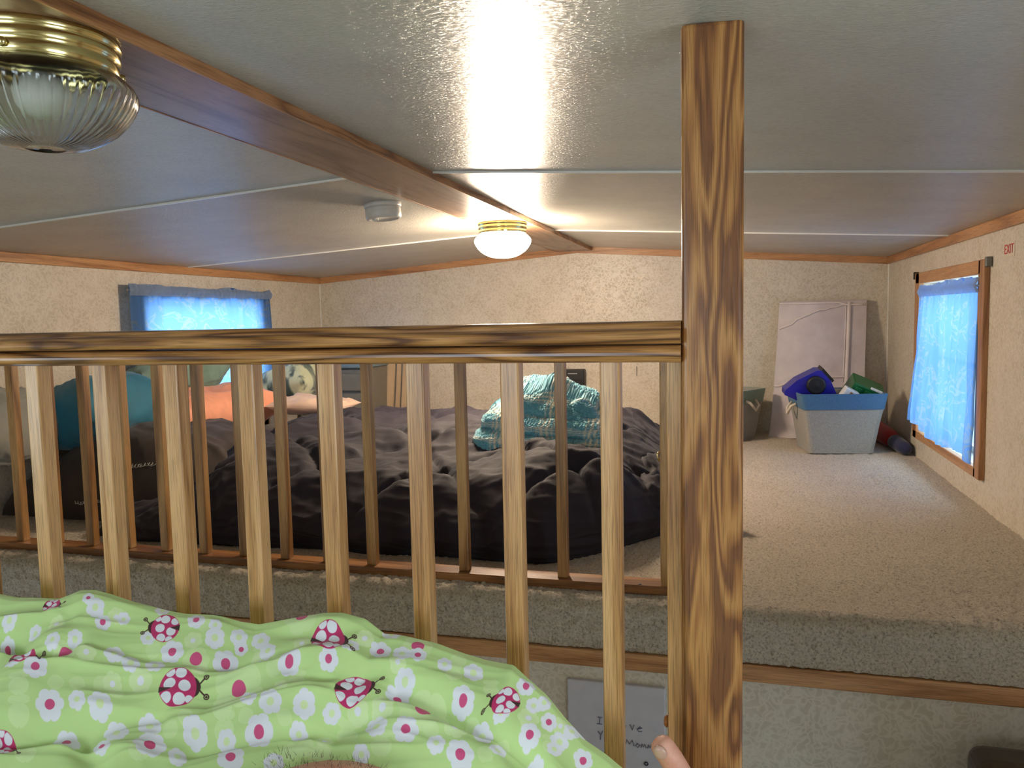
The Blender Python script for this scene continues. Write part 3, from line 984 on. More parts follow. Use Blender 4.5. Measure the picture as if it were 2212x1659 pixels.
def tiedye(u, v):
    f = fbm(u * 4 + 0.6 * fbm(u * 9, v * 9, 3, 2), v * 3, 55, 4)
    k = np.clip((f - 0.46) * 9 - 0.3 * u, 0, 1)[..., None]
    return (1 - k) * np.array(lin((196, 204, 170))[:3]) + k * np.array(lin((60, 84, 80))[:3])
pillow('pillow', (-2.17, 3.60, -0.32), (0.38, 0.50, 0.22), (0.1, -0.30, 0.12), M['vcol'], None, 80, 2.6, 0.5, 0.03, 8, col=tiedye)
tag(C.objects[-1], 'cream pillow with dark green tie dye blotches behind the orange pillow', 'pillow', 'pillows heaped at the left wall')
pillow('pillow', (-2.34, 2.10, -0.33), (0.22, 0.34, 0.26), (0.1, 0.0, 0.1), M['greyish'], None, 60, 2.6, 0.5, 0.03, 9)
tag(C.objects[-1], 'greyish white pillow on the brown blanket, nearest to the railing', 'pillow', 'pillows heaped at the left wall')
pillow('folded_sheet', (-1.86, 3.30, -0.385), (0.34, 0.32, 0.07), (0.0, 0.05, 0.1), M['pinkish'], None, 40, 4, 0.5, 0.02, 10)
tag(C.objects[-1], 'pale pinkish folded sheet lying under the cream pillow', 'sheet')

# teal and cream fleece throw, folded on the comforter
def fleece(name, cx, cy_, cz_, L, D, Hh, rot, seed, peak=0.0, lean=0.0):
    n, mm = 200, 190
    u, a = np.meshgrid(np.linspace(-1, 1, n), np.linspace(0, 2 * math.pi, mm))
    # cross section: rounded slab, rolled edge in front
    ca, sa = np.cos(a), np.sin(a)
    e = 0.45
    yy = np.sign(ca) * np.abs(ca) ** e * D / 2
    zz = np.sign(sa) * np.abs(sa) ** (0.7) * Hh / 2
    endt = np.clip(1 - np.abs(u) ** 8, 0, 1) ** 0.5
    X = u * L / 2
    Y = yy * (0.25 + 0.75 * endt)
    Z = zz * endt
    Z = Z + peak * np.exp(-((u - lean) / 0.35) ** 2) * (0.5 + 0.5 * sa) * np.exp(-((yy / D - 0.1) / 0.35) ** 2)
    w = fbm(u * 2 + seed, a * 1.2, seed, 3) - 0.5
    Z = Z + w * 0.03
    Y = Y + (fbm(u * 2.5, a * 1.0, seed + 4, 3) - 0.5) * 0.03
    rng = np.random.default_rng(seed)
    fz = (rng.random(X.shape) - 0.5) * 0.006 + (vn(u * 60, a * 22, seed + 8) - 0.5) * 0.006
    Y = Y + ca * fz
    Z = Z + sa * fz
    X = X + fz * 0.6
    # plaid of doubled cream lines
    s1 = (u * L / 2 + 0.02 * w) / 0.155 + 0.31
    s2 = (a / (2 * math.pi) * (2 * D + 2 * Hh)) / 0.155 + 0.15
    def dbl(s):
        f = np.abs((s % 1.0) - 0.5)
        return np.exp(-((f - 0.055) / 0.028) ** 2) + np.exp(-((f - 0.15) / 0.022) ** 2) * 0.6
    k = np.clip(dbl(s1) + dbl(s2) + (rng.random(X.shape) - 0.5) * 0.5, 0, 1)[..., None]
    c = (1 - k) * np.array(lin((104, 184, 204))[:3]) + k * np.array(lin((242, 236, 216))[:3])
    R = Euler(rot).to_matrix()
    P = np.stack([X, Y, Z], -1) @ np.array(R).T + np.array([cx, cy_, cz_])
    return grid(name, P[..., 0], P[..., 1], P[..., 2], M['vcol'], thr, True, col=c)
thr = tag(empty('throw_blanket', (0, 0, 0)), 'fluffy teal throw with cream stripes folded in a heap on the navy comforter', 'throw')
fleece('folded_layer', -0.600, 2.60, -0.402, 0.46, 0.36, 0.072, (0.10, 0.06, 0.03), 3)
fleece('folded_layer', -0.600, 2.62, -0.345, 0.42, 0.32, 0.066, (0.14, 0.08, 0.0), 5)
fleece('folded_layer', -0.590, 2.66, -0.292, 0.32, 0.26, 0.066, (0.30, 0.16, 0.05), 7, 0.055, 0.05)
fleece('folded_layer', -0.462, 2.55, -0.375, 0.24, 0.10, 0.080, (0.0, 0.75, -0.35), 9)
fleece('folded_layer', -0.440, 2.60, -0.375, 0.22, 0.09, 0.075, (0.0, 0.95, -0.25), 12)

# grey drawer tower and the cream panel behind the bed
dt = tag(empty('drawer_tower', (-2.20, 4.3, FZ)), 'grey plastic drawer tower in the far left corner behind the bed', 'drawers')
sub(box('carcass', -2.43, -1.99, 4.14, 4.46, FZ, -0.27, M['drawer_grey'], dt, 0.01), dt)
for i in range(3):
    z0 = FZ + 0.02 + i * 0.115
    dr = sub(box('drawer', -2.41, -2.01, 4.118, 4.14, z0, z0 + 0.10, M['drawer_grey'], dt, 0.006), dt)
    hd = box('handle', -2.28, -2.14, 4.106, 4.118, z0 + 0.045, z0 + 0.06, M['drawer_rim'], dr, 0.003)
sub(box('top_tray', -2.44, -1.98, 4.11, 4.47, -0.27, -0.245, M['drawer_rim'], dt, 0.008), dt)
def lean_panel(name, x0, x1, ztop, ybot, ytop, th, mat, label, cat, seed, bow=0.02):
    n, mm = 60, 60
    s, t = np.meshgrid(np.linspace(0, 1, n), np.linspace(0, 1, mm))
    def sheet(off):
        X = x0(t) + (x1(t) - x0(t)) * s
        Z = FZ + (ztop - FZ) * t
        Y = ybot + (ytop - ybot) * t ** 0.8 - off - bow * np.sin(s * math.pi) * (0.5 + t * 0.5) + (fbm(s * 3, t * 3, seed, 2) - 0.5) * 0.02
        return X, Y, Z
    a, b = sheet(th), sheet(0)
    X = np.concatenate([a[0], b[0][::-1]])
    Y = np.concatenate([a[1], b[1][::-1]])
    Z = np.concatenate([a[2], b[2][::-1]])
    o = grid(name, X, Y, Z, mat, None, True)
    return tag(o, label, cat), sheet(th + 0.002)
cp_, sh = lean_panel('fabric_panel', lambda t: -2.14 + 0.05 * t, lambda t: -1.86 + 0 * t, -0.10, 4.40, 4.47, 0.02, M['cream_fabric'],
                     'cream fabric panel with thin grey piping leaning beside the grey drawers', 'panel', 4, 0.01)
for fx in (0.72, 0.86):
    pts = [(-2.14 + 0.28 * fx + 0.01 * math.sin(t * 2), 4.40 - 0.034 + 0.07 * t, FZ + 0.02 + t * 0.52) for t in np.linspace(0, 1, 14)]
    tube('piping', pts, 0.003, M['piping'], cp_, 6)

# ------------------------------------------------------------------ right side: white panel, bins, toys
wp, sheet = lean_panel('folded_playpen', lambda t: 0.200 + 0.060 * t ** 0.7, lambda t: 0.655 + 0.030 * t, 0.052, 4.33, 4.475, 0.035, M['white_fabric'],
                       'white fabric panel leaning on the far wall behind the blue banded bin', 'playpen', 14, 0.03)
def on_sheet(s, t):
    X, Y, Z = sheet
    i, j = int(np.clip(t * 59, 0, 59)), int(np.clip(s * 59, 0, 59))
    return (X[i, j], Y[i, j] - 0.002, Z[i, j])
def strip(name, pts, w, mat, parent):
    tube(name, [on_sheet(*p) for p in pts], w, mat, parent, 6)
strip('tape', [(0.80 - 0.0 * k, 0.99 - 0.06 * k) for k in range(14)], 0.010, M['white_tape'], wp)
strip('tape', [(k / 13, 0.99 - 0.01 * k / 13) for k in range(14)], 0.006, M['white_tape'], wp)
strip('tape', [(0.03 + 0.75 * k / 12, 0.80 + 0.17 * math.sin(k / 12 * math.pi / 2)) for k in range(13)], 0.005, M['white_tape'], wp)
strip('tape', [(0.0 + 0.80 * k / 12, 0.38 + 0.07 * math.sin(k / 12 * math.pi / 2)) for k in range(13)], 0.005, M['white_tape'], wp)
strip('tape', [(0.765, 0.97 - 0.05 * k) for k in range(12)], 0.003, M['white_tape'], wp)

def bin_(name, loc, rz, bot, top, h, band, mats, label):
    """tapered fabric bin: body, coloured band, rope handles"""
    t = tag(empty(name, loc, (0, 0, rz)), label, 'storage bin', 'fabric storage bins by the far wall')
    def shell(nm, za, zb, mat, out=0.0):
        def ring(z, inset):
            f = z / h
            hx = bot[0] + (top[0] - bot[0]) * f + out - inset
            hy = bot[1] + (top[1] - bot[1]) * f + out - inset
            r = 0.02
            pts = []
            for sx2, sy2, a0 in ((1, 1, 0), (-1, 1, 90), (-1, -1, 180), (1, -1, 270)):
                for k in range(4):
                    a = math.radians(a0 + 30 * k)
                    pts.append((sx2 * (hx - r) + r * math.cos(a), sy2 * (hy - r) + r * math.sin(a), z))
            return pts
        rings = [ring(za, 0), ring((za + zb) / 2, 0.002 if not out else 0), ring(zb, 0), ring(zb, 0.006), ring(max(za, 0.006), 0.006)]
        n = 16
        v = [p for r in rings for p in r]
        f = [(i * n + k, i * n + (k + 1) % n, (i + 1) * n + (k + 1) % n, (i + 1) * n + k) for i in range(4) for k in range(n)]
        if za == 0:
            f += [tuple(range(n - 1, -1, -1)), tuple(range(4 * n, 5 * n))]
        return poly(nm, v, f, mat, t, False)
    shell('body', 0, h * 0.985, mats[0])
    shell('band', h * band, h, mats[1], 0.002)
    for sx2 in (-1, 1):
        x = sx2 * (bot[0] + (top[0] - bot[0]) * 0.85 + 0.003)
        pts = [(x, -0.045, h * 0.80), (x + sx2 * 0.022, -0.040, h * 0.76), (x + sx2 * 0.030, 0.0, h * 0.62), (x + sx2 * 0.022, 0.040, h * 0.70), (x, 0.045, h * 0.80)]
        tube('rope_handle', pts, 0.007, M['rope'], t, 8)
    return t
bin_('storage_bin', (0.478, 3.955, FZ + 0.002), 0.14, (0.142, 0.125), (0.188, 0.160), 0.275, 0.74, (M['bin_grey'], M['bin_blue']), 'grey linen storage bin with a blue band, filled with toys, by the right window')
bin_('storage_bin', (-0.062, 4.235, FZ + 0.002), -0.55, (0.16, 0.12), (0.20, 0.15), 0.26, 0.74, (M['bin_grey'], M['bin_sage']), 'grey green storage bin half hidden by the tall oak post')

# toys
tb = tag(empty('toy_truck', (0.385, 3.92, -0.372), (0.1, 0.30, 0.1)), 'dark blue plastic toy with a black wheel sticking out of the blue banded bin', 'toy')
V = [(-0.13, -0.05, -0.05), (0.15, -0.05, -0.09), (0.13, -0.05, -0.03), (0.03, -0.05, 0.085), (-0.01, -0.05, 0.105), (-0.03, -0.05, 0.10), (-0.10, -0.05, 0.03), (-0.135, -0.05, -0.03)]
V2 = [(x, 0.05, z) for x, y, z in V]
poly('body', V + V2, [tuple(range(8)), tuple(range(15, 7, -1))] + [(i, i + 8, (i + 1) % 8 + 8, (i + 1) % 8) for i in range(8)], M['toy_blue'], tb)
wl = lathe('wheel', [(0.010, 0.020), (0.034, 0.020), (0.042, 0.014), (0.042, -0.006), (0.036, -0.012), (0.030, -0.010), (0.010, -0.012), (0.001, -0.014)], M['plastic_black'], tb, 32)
wl.location = (-0.015, -0.060, 0.035)
wl.rotation_euler = (math.pi / 2 * -1, 0, 0)
wl.rotation_euler = (-math.pi / 2, 0, 0)
hb = lathe('hub', [(0.004, -0.012), (0.004, -0.019), (0.001, -0.020)], M['silver'], wl, 10)
hb.rotation_euler = (math.pi, 0, 0)
hb.location = (0, 0, 0)
for k in range(8):
    a = k * math.pi / 4
    sp_ = box('spoke', 0.006, 0.030, -0.002, 0.002, 0.018, 0.024, M['plastic_black'], wl, 0.0008, 1)
    sp_.rotation_euler = (0, 0, a)
poly('spoiler', [(-0.012, -0.05, 0.105), (0.05, -0.05, 0.066), (0.05, 0.05, 0.066), (-0.012, 0.05, 0.105), (-0.008, -0.052, 0.118), (0.055, -0.052, 0.078), (0.055, 0.052, 0.078), (-0.008, 0.052, 0.118)],
     [(0, 1, 2, 3), (7, 6, 5, 4), (0, 4, 5, 1), (1, 5, 6, 2), (2, 6, 7, 3), (3, 7, 4, 0)], M['plastic_black'], tb)
tg = tag(empty('toy_brick', (0.602, 3.95, -0.375), (0.5, 0.42, 0.2)), 'dark green ribbed plastic toy box tilted in the blue banded bin', 'toy')
box('body', -0.075, 0.075, -0.05, 0.05, -0.06, 0.045, M['toy_green'], tg, 0.006)
for i in range(3):
    for j in range(2):
        box('lug', -0.060 + i * 0.045, -0.030 + i * 0.045, -0.056, -0.048, -0.045 + j * 0.045, -0.015 + j * 0.045, M['toy_green'], tg, 0.003)
box('white_edge', 0.0, 0.075, -0.052, -0.040, 0.044, 0.053, M['toy_white'], tg, 0.002)
tw = tag(empty('toy_block', (0.530, 3.86, -0.378), (0.3, 0.5, 0.3)), 'small white plastic block with a brown mark between the two toys in the bin', 'toy')
box('body', -0.035, 0.035, -0.02, 0.02, -0.03, 0.022, M['toy_white'], tw, 0.004)
box('mark', -0.010, 0.004, -0.0215, -0.019, 0.000, 0.012, M['plug'], tw)
box('mark', 0.012, 0.024, -0.0215, -0.019, 0.002, 0.010, M['navy_cloth'], tw)
bt = tag(empty('padded_bat', (0.76, 4.0, FZ)), 'red and navy soft padded tube lying on the carpet in the far right corner', 'toy')
def soft(name, a, b, ra, rb, mat):
    a, b = Vector(a), Vector(b)
    pts, rs = [], []
    for k in range(9):
        t = k / 8
        pts.append(a.lerp(b, t))
        e = math.sqrt(max(0.02, 1 - (abs(t - 0.5) * 2) ** 6))
        rs.append((ra + (rb - ra) * t) * e)
    sub(tube(name, pts, rs, mat, bt, 16), bt)
soft('red_sleeve', (0.700, 4.30, FZ + 0.060), (0.742, 3.98, FZ + 0.042), 0.050, 0.040, M['red_cloth'])
soft('navy_sleeve', (0.740, 4.00, FZ + 0.040), (0.762, 3.79, FZ + 0.030), 0.038, 0.028, M['navy_cloth'])

# ------------------------------------------------------------------ board hanging on the face below the far loft
YW = EDGE + 0.012
def onface(px, py, y=YW - 0.013):
    r = ray(px, py)
    q = y / r[1]
    return (r[0] * q, y, r[2] * q)
bd = tag(empty('drawing_board', (-0.25, YW, -0.95)), 'white canvas with a pencilled I love you Mommy hanging below the far loft edge', 'picture')
a, b = onface(1225, 1467), onface(1437, 1489)
zt = (a[2] + b[2]) / 2
sub(box('canvas', a[0], b[0], YW - 0.012, YW + 0.001, zt - 0.30, zt, M['paper'], bd, 0.003), bd)
def stroke(pts, r=0.0009):
    sub(tube('pencil_letter', [onface(*p) for p in pts], r, M['pencil'], bd, 5), bd)
stroke([(1291, 1549), (1301, 1550)]); stroke([(1296, 1549), (1295, 1564)]); stroke([(1289, 1563), (1301, 1565)])
stroke([(1318, 1552), (1317, 1572), (1330, 1574)])
stroke([(1349, 1565), (1345, 1569), (1346, 1574), (1351, 1573), (1352, 1567), (1349, 1565)])
stroke([(1361, 1565), (1366, 1577), (1370, 1566)])
stroke([(1376, 1575), (1387, 1573), (1383, 1570), (1377, 1575), (1380, 1581), (1387, 1580)])
stroke([(1292, 1580), (1298, 1588)]); stroke([(1302, 1579), (1298, 1588), (1297, 1598)])
stroke([(1317, 1584), (1313, 1590), (1317, 1595), (1322, 1590), (1317, 1584)]); stroke([(1327, 1585), (1328, 1596), (1337, 1596), (1337, 1586)])
stroke([(1351, 1610), (1354, 1597), (1360, 1608), (1366, 1599), (1370, 1612)])
stroke([(1377, 1606), (1373, 1611), (1378, 1615), (1382, 1610), (1377, 1606)])
stroke([(1385, 1615), (1387, 1607), (1390, 1614), (1393, 1608), (1396, 1616)])
stroke([(1399, 1617), (1401, 1609), (1404, 1616), (1407, 1610), (1410, 1618)])
stroke([(1415, 1612), (1419, 1618)]); stroke([(1424, 1611), (1416, 1626)])
p = onface(1396, 1650, YW - 0.014)
ring_pts = [(p[0] + 0.0042 * math.cos(k * math.pi / 3), p[1], p[2] + 0.0042 * math.sin(k * math.pi / 3)) for k in range(7)]
sub(tube('black_ring_mark', ring_pts, 0.0013, M['plastic_black'], bd, 6), bd)

# chair in the hall, only the top of its back reaches into view
r_ = ray(2160, 1652)
q = 1.62 / r_[1]
cx_, cz_ = r_[0] * q, r_[2] * q
ch = tag(empty('armchair', (cx_ + 0.12, 1.5, HZ)), 'brown upholstered chair back at the lower right below the oak edge trim', 'chair')
def chb(nm, *b_, mat=M['chair_brown'], bev=0.03):
    return sub(box(nm, *b_, mat, ch, bev, 4), ch)
ax0, ax1 = cx_ - 0.04, min(cx_ + 0.36, XR - 0.01)
chb('backrest', ax0, ax1, 1.60, 1.70, -1.62, cz_ + 0.004, bev=0.028)
chb('seat', ax0, ax1, 1.20, 1.62, -1.72, -1.60)
for lx in (ax0 + 0.02, ax1 - 0.06):
    for ly in (1.22, 1.64):
        chb('leg', lx, lx + 0.04, ly, ly + 0.04, HZ, -1.70, mat=M['oak_z'], bev=0.004)

# ------------------------------------------------------------------ near bed, green comforter with printed ladybirds and daisies
mt_ = tag(box('mattress', -1.95, 0.10, -0.9, 0.93, -0.76, -0.64, M['mattress'], None, 0.03, 4), 'white mattress of the near bed under the green comforter', 'mattress')

sil = [(-60, 1280), (0, 1283), (40, 1290), (130, 1293), (150, 1285), (175, 1275), (205, 1274), (240, 1283), (290, 1300), (360, 1318), (400, 1325), (440, 1326), (480, 1328), (520, 1340), (560, 1346), (640, 1332), (700, 1322), (740, 1322), (790, 1335), (830, 1365), (870, 1372), (940, 1388), (1000, 1410), (1050, 1425), (1110, 1436), (1140, 1465), (1180, 1500), (1220, 1550), (1265, 1600), (1310, 1630), (1345, 1659)]
YCR = 0.89
sX, sZ = [], []
for px, py in sil:
    r = ray(px, py)
    sX.append(r[0] * YCR / r[1])
    sZ.append(r[2] * YCR / r[1])
sX = np.array([-1.9, -1.3] + sX + [-0.085, -0.05])
sZ = np.array([-0.40, -0.345] + sZ + [-0.60, -0.635])
def zs(X):
    return np.interp(X, sX, sZ)
SLP = 0.60
def zmean(X, Y):
    d = np.clip(YCR - 0.012 - Y, 0, None)
    front = SLP * d + 0.35 * np.exp(-d / 0.02) * 0
    front = np.where(d > 0.205, SLP * 0.205 + (d - 0.205) * 0.15, front)
    back = 5.0 * np.clip(Y - YCR, 0, None) ** 1.35 * 1.6
    zlow = -0.632
    return np.maximum(zs(X) - front - back, zlow)
PU0, PU1, PV0, PV1 = -1.45, -0.02, 0.45, 1.00
VS = math.sqrt(1 + SLP * SLP)
PPM = 2000
IW, IH = int((PU1 - PU0) * PPM), int((PV1 - PV0) * VS * PPM)
img = np.empty((IH, IW, 3), np.float32)
yy_, xx_ = np.mgrid[0:IH, 0:IW]
g1 = np.array([198, 230, 150], np.float32) / 255
img[:] = g1
soft_ = fbm(xx_ / 260.0, yy_ / 260.0, 5, 2)[..., None].astype(np.float32)
img *= (0.97 + 0.06 * soft_)
def px2uv(px, py):
    r = ray(px, py)
    lo = 0.40
    ys = np.linspace(0.40, YCR + 0.02, 400)
    X, Z = r[0] / r[1] * ys, r[2] / r[1] * ys
    g = Z - zmean(X, ys)
    k = np.argmax(g < 0) if (g < 0).any() else len(ys) - 12
    return (X[k] - PU0) * PPM, (ys[k] - PV0) * VS * PPM
mpp = 0.80 / FPX * PPM            # texture pixels per photo pixel at the bed's distance
def jac(u, v):
    '''how a small step on the cloth shows in the photograph at this spot (unit mean size)'''
    def pr(uu, vv):
        X, Y = uu / PPM + PU0, vv / PPM / VS + PV0
        p = np.array([X, Y, float(zmean(np.array([X]), np.array([min(Y, YCR - 0.02)]))[0]) + (0.0 if Y < YCR - 0.02 else 0.0)])
        w = p @ FV
        return np.array([p @ RV / w, -(p @ UV_) / w]) * FPX
    v = min(v, (YCR - 0.03 - PV0) * PPM * VS)
    p0 = pr(u, v)
    J = np.stack([pr(u + 6, v) - p0, pr(u, v + 6) - p0], 1) / 6 * mpp
    U_, s_, V_ = np.linalg.svd(J)
    s_ = np.clip(s_, 0.62, 1.6)
    return U_ @ np.diag(s_) @ V_
def paint(cx, cy_, r, shape, color, alpha=1.0, rot=0.0, sx=1.0, sy=1.0, J=None):
    R = int(r * max(sx, sy) * 1.3 * 1.7) + 3
    sy = sy * 0.93 if shape is not disc else sy
    x0, x1, y0, y1 = max(0, int(cx) - R), min(IW, int(cx) + R), max(0, int(cy_) - R), min(IH, int(cy_) + R)
    if x0 >= x1 or y0 >= y1:
        return
    Y, X = np.mgrid[y0:y1, x0:x1]
    dx, dy = X - cx, Y - cy_
    J = JC if J is None else J
    dx, dy = J[0, 0] * dx + J[0, 1] * dy, J[1, 0] * dx + J[1, 1] * dy
    c, s = math.cos(rot), math.sin(rot)
    lx, ly = (dx * c + dy * s) / (r * sx), (-dx * s + dy * c) / (r * sy)
    rho, th = np.hypot(lx, ly), np.arctan2(ly, lx)
    d = shape(lx, ly, rho, th)
    mk = np.clip(d * r + 0.5, 0, 1)[..., None] * alpha
    img[y0:y1, x0:x1] = img[y0:y1, x0:x1] * (1 - mk) + np.array(color, np.float32) / 255 * mk
JC = np.eye(2)
def setJ(u, v):
    global JC
    JC = jac(u, v)
disc = lambda x, y, r, t: 1 - r
daisy = lambda x, y, r, t: (0.80 + 0.20 * np.sqrt(np.abs(np.cos(3 * t)))) - r
leafs = lambda x, y, r, t: 0.5 - np.abs(x) * 1.0 - 0.5 * np.clip(np.abs(y) - 0.0, 0, 9) ** 2
def tulip(x, y, r, t):
    cup = np.minimum(0.75 - np.hypot(x, y + 0.1), 0.55 + 0.35 * np.abs(np.sin(x * 3.3)) - y)
    cup = np.where(y < -0.75, -1, cup)
    stem_ = np.minimum(0.07 - np.abs(x), np.where((y < -0.3) & (y > -1.3), 1, -1))
    lf = np.minimum(0.45 - np.hypot((np.abs(x) - 0.38) * 1.1, (y + 1.05) * 1.5), 1)
    return np.maximum(np.maximum(cup, stem_), lf)
WHT, PNK, CRM, DRK, PAL, PL2 = (232, 236, 242), (214, 84, 132), (196, 46, 104), (62, 34, 30), (220, 240, 182), (214, 238, 174)
random.seed(12)
def PW(px, py, d):
    u, v = px2uv(px, py); setJ(u, v); R = d * mpp / 2
    paint(u, v, R, daisy, WHT, 1, random.random() * 2); paint(u, v, R * 0.33, disc, PNK)
def WG(px, py, d):
    u, v = px2uv(px, py); setJ(u, v); R = d * mpp / 2
    paint(u, v, R, daisy, WHT, 1, random.random() * 2); paint(u, v, R * 0.30, disc, PAL)
def PG(px, py, d):
    u, v = px2uv(px, py); setJ(u, v); R = d * mpp / 2
    paint(u, v, R, daisy, PAL, 0.8, random.random() * 2); paint(u, v, R * 0.28, disc, WHT)
def BIG(px, py, d, halo):
    u, v = px2uv(px, py); setJ(u, v)
    paint(u, v, halo * mpp / 2, daisy, PL2, 0.75, random.random()); paint(u, v, d * mpp / 2, disc, PNK)
def TUL(px, py, s, rot=0):
    u, v = px2uv(px, py); setJ(u, v)
    paint(u, v, s * mpp / 2, tulip, PL2, 0.75, rot, 1.0, 1.0)
def LEAF(px, py, s, rot):
    u, v = px2uv(px, py); setJ(u, v)
    paint(u, v, s * mpp / 2, lambda x, y, r, t: 1 - np.hypot(np.abs(x) + 0.75, y) / 1.25, PL2, 0.7, rot, 1.6, 1.0)
def BUG(px, py, d, rot):
    u, v = px2uv(px, py); setJ(u, v); R = d * mpp / 2
    c, s = math.cos(rot), math.sin(rot)
    JI = np.linalg.inv(JC)
    def at(a, b):
        q_ = JI @ np.array([(a * c - b * s) * R, (a * s + b * c) * R])
        return u + q_[0], v + q_[1]
    paint(*at(0.72, 0.0), R * 0.50, disc, DRK)
    for sg in (-1, 1):
        for k in range(10):
            t = k / 9
            paint(*at(1.12 + 0.30 * t, sg * (0.10 + 0.30 * t ** 0.7)), R * 0.035, disc, DRK)
        ex, ey = at(1.52, sg * 0.48)
        paint(ex, ey, R * 0.17, lambda x, y, r, t: np.minimum(0.9 - r, r - 0.55), DRK)
        paint(ex, ey, R * 0.06, disc, DRK)
    paint(u, v, R, disc, CRM)
    body = lambda x, y, r, t: 1 - r
    for a, b, q_ in ((0.10, 0.62, 0.33), (0.36, -0.05, 0.33), (-0.45, -0.22, 0.33), (-0.62, 0.52, 0.30), (0.16, -0.72, 0.31), (-0.42, -0.80, 0.26), (0.62, 0.62, 0.22)):
        ex, ey = at(a, b)
        def spot(x, y, r, t, a=a, b=b, q_=q_):
            X_, Y_ = a + x * q_, b + y * q_
            return np.minimum(1 - r, (0.98 - np.hypot(X_, Y_)) / q_)
        paint(ex, ey, R * q_, spot, WHT, 1, rot)
    ex, ey = at(-0.68, 0.06)
    paint(ex, ey, R * 0.34, lambda x, y, r, t: np.minimum(0.32 - np.abs(y) - 0.30 * x, 0.98 - np.abs(x)), DRK, 1, rot)

for a in ((40, 1495, 60), (40, 1550, 62), (479, 1540, 62), (483, 1575, 60), (749, 1590, 62), (823, 1626, 60), (54, 1635, 64), (300, 1640, 60), (640, 1470, 50), (980, 1470, 50), (1060, 1500, 44), (560, 1415, 50), (1190, 1620, 50)):
    TUL(*a)
for a in ((530, 1547, 40, 1.2), (613, 1547, 40, 2.0), (166, 1482, 42, 1.9), (217, 1482, 40, 0.9), (367, 1580, 42, 0.6), (400, 1557, 44, 0.2), (931, 1593, 42, 0.3), (1047, 1638, 44, 0.3), (658, 1612, 50, 0.5), (625, 1618, 50, 0.2), (690, 1635, 60, 1.2), (120, 1482, 42, 1.4), (1020, 1560, 40, 2.5), (860, 1600, 40, 0.3), (330, 1400, 44, 0.2), (590, 1442, 44, 0.1), (250, 1500, 40, 2.2), (440, 1345, 44, 0.1), (990, 1430, 44, 0.1), (1085, 1600, 36, 2.0)):
    LEAF(*a)
for a in ((303, 1473, 56), (242, 1480, 46), (430, 1441, 42), (416, 1379, 44), (186, 1422, 46), (606, 1479, 38), (772, 1540, 50), (826, 1540, 54), (983, 1583, 58), (787, 1375, 44), (1141, 1555, 50), (859, 1443, 40), (651, 1383, 42), (120, 1335, 44), (250, 1330, 40), (1000, 1640, 44), (700, 1600, 40), (360, 1500, 30), (560, 1420, 46), (1210, 1570, 40)):
    PG(*a)
for a in ((515, 1487, 33, 118), (913, 1538, 33, 116), (651, 1331, 28, 90), (140, 1407, 31, 60), (422, 1420, 27, 60), (902, 1395, 28, 70)):
    BIG(*a)
for a in ((107, 1527, 66), (323, 1616, 74), (558, 1573, 68), (624, 1429, 58), (709, 1425, 44), (486, 1426, 60), (371, 1403, 56), (76, 1450, 58), (221, 1342, 38), (423, 1338, 44), (14, 1376, 40), (142, 1594, 60), (219, 1614, 42), (497, 1633, 68), (821, 1407, 50), (857, 1499, 54), (876, 1592, 62), (994, 1644, 64), (1000, 1520, 54), (1136, 1487, 44), (1185, 1560, 42), (1144, 1594, 52), (1153, 1648, 46), (1259, 1644, 46), (902, 1421, 42), (190, 1295, 30), (520, 1395, 34)):
    PW(*a)
for a in ((166, 1524, 42), (216, 1532, 56), (74, 1356, 36), (205, 1312, 44), (112, 1382, 38), (161, 1377, 38), (266, 1335, 32), (319, 1377, 36), (463, 1374, 48), (515, 1372, 42), (464, 1348, 32), (421, 1585, 62), (488, 1591, 46), (583, 1520, 56), (656, 1524, 56), (716, 1542, 42), (644, 1574, 44), (590, 1642, 48), (383, 1640, 46), (250, 1578, 58), (322, 1560, 56), (562, 1377, 48), (282, 1439, 46), (334, 1439, 46), (246, 1417, 48), (27, 1437, 46), (577, 1399, 42), (812, 1575, 52), (942, 1626, 44), (1040, 1579, 52), (1074, 1616, 40), (1082, 1546, 38), (1175, 1520, 38), (1152, 1526, 36), (1208, 1603, 44), (1197, 1621, 38), (1235, 1582, 42), (1264, 1582, 42), (1022, 1457, 46), (960, 1441, 36), (868, 1417, 44), (756, 1395, 42), (845, 1370, 42), (874, 1471, 46), (535, 1509, 46), (350, 1320, 36), (20, 1345, 40), (780, 1640, 40)):
    WG(*a)
for a in ((383, 1486, 82, 0.05), (47, 1414, 70, 0.0), (707, 1370, 74, 0.1), (763, 1497, 80, 0.25), (356, 1356, 64, 3.3), (1092, 1515, 62, -2.75), (110, 1308, 46, 0.2), (3, 1600, 60, 0.4)):
    BUG(*a)
# the cloth beyond the photographed stretch carries the same kind of flowers
for k in range(60):
    u, v = random.random() * 0.24 * IW, random.random() * IH
    JC = np.eye(2)
    if u > 0.20 * IW and v > 0.4 * IH:
        continue
    R = random.uniform(20, 34) * mpp
    paint(u, v, R * 0.8, daisy, random.choice((WHT, WHT, PAL)), 1, random.random()); paint(u, v, R * 0.26, disc, random.choice((PNK, PAL)))
im = bpy.data.images.new('ladybird_print', IW, IH)
buf = np.ones((IH, IW, 4), np.float32)
buf[..., :3] = np.clip(img, 0, 1)
im.pixels.foreach_set(buf.ravel())
im.update()
im.pack()
m = NT('printed_green_cotton')
tx = m.n('ShaderNodeTexImage')
tx.image = im
uvn = m.n('ShaderNodeUVMap', uv_map='UVMap')
m.l(uvn.outputs[0], tx.inputs[0])
m.col(tx.outputs[0])
m.set(Roughness=0.8, Sheen_Weight=0.15)
m.bump(m.noise(m.coord('Object'), 900, 1), 0.1, 0.0006)
M['green'] = m.m

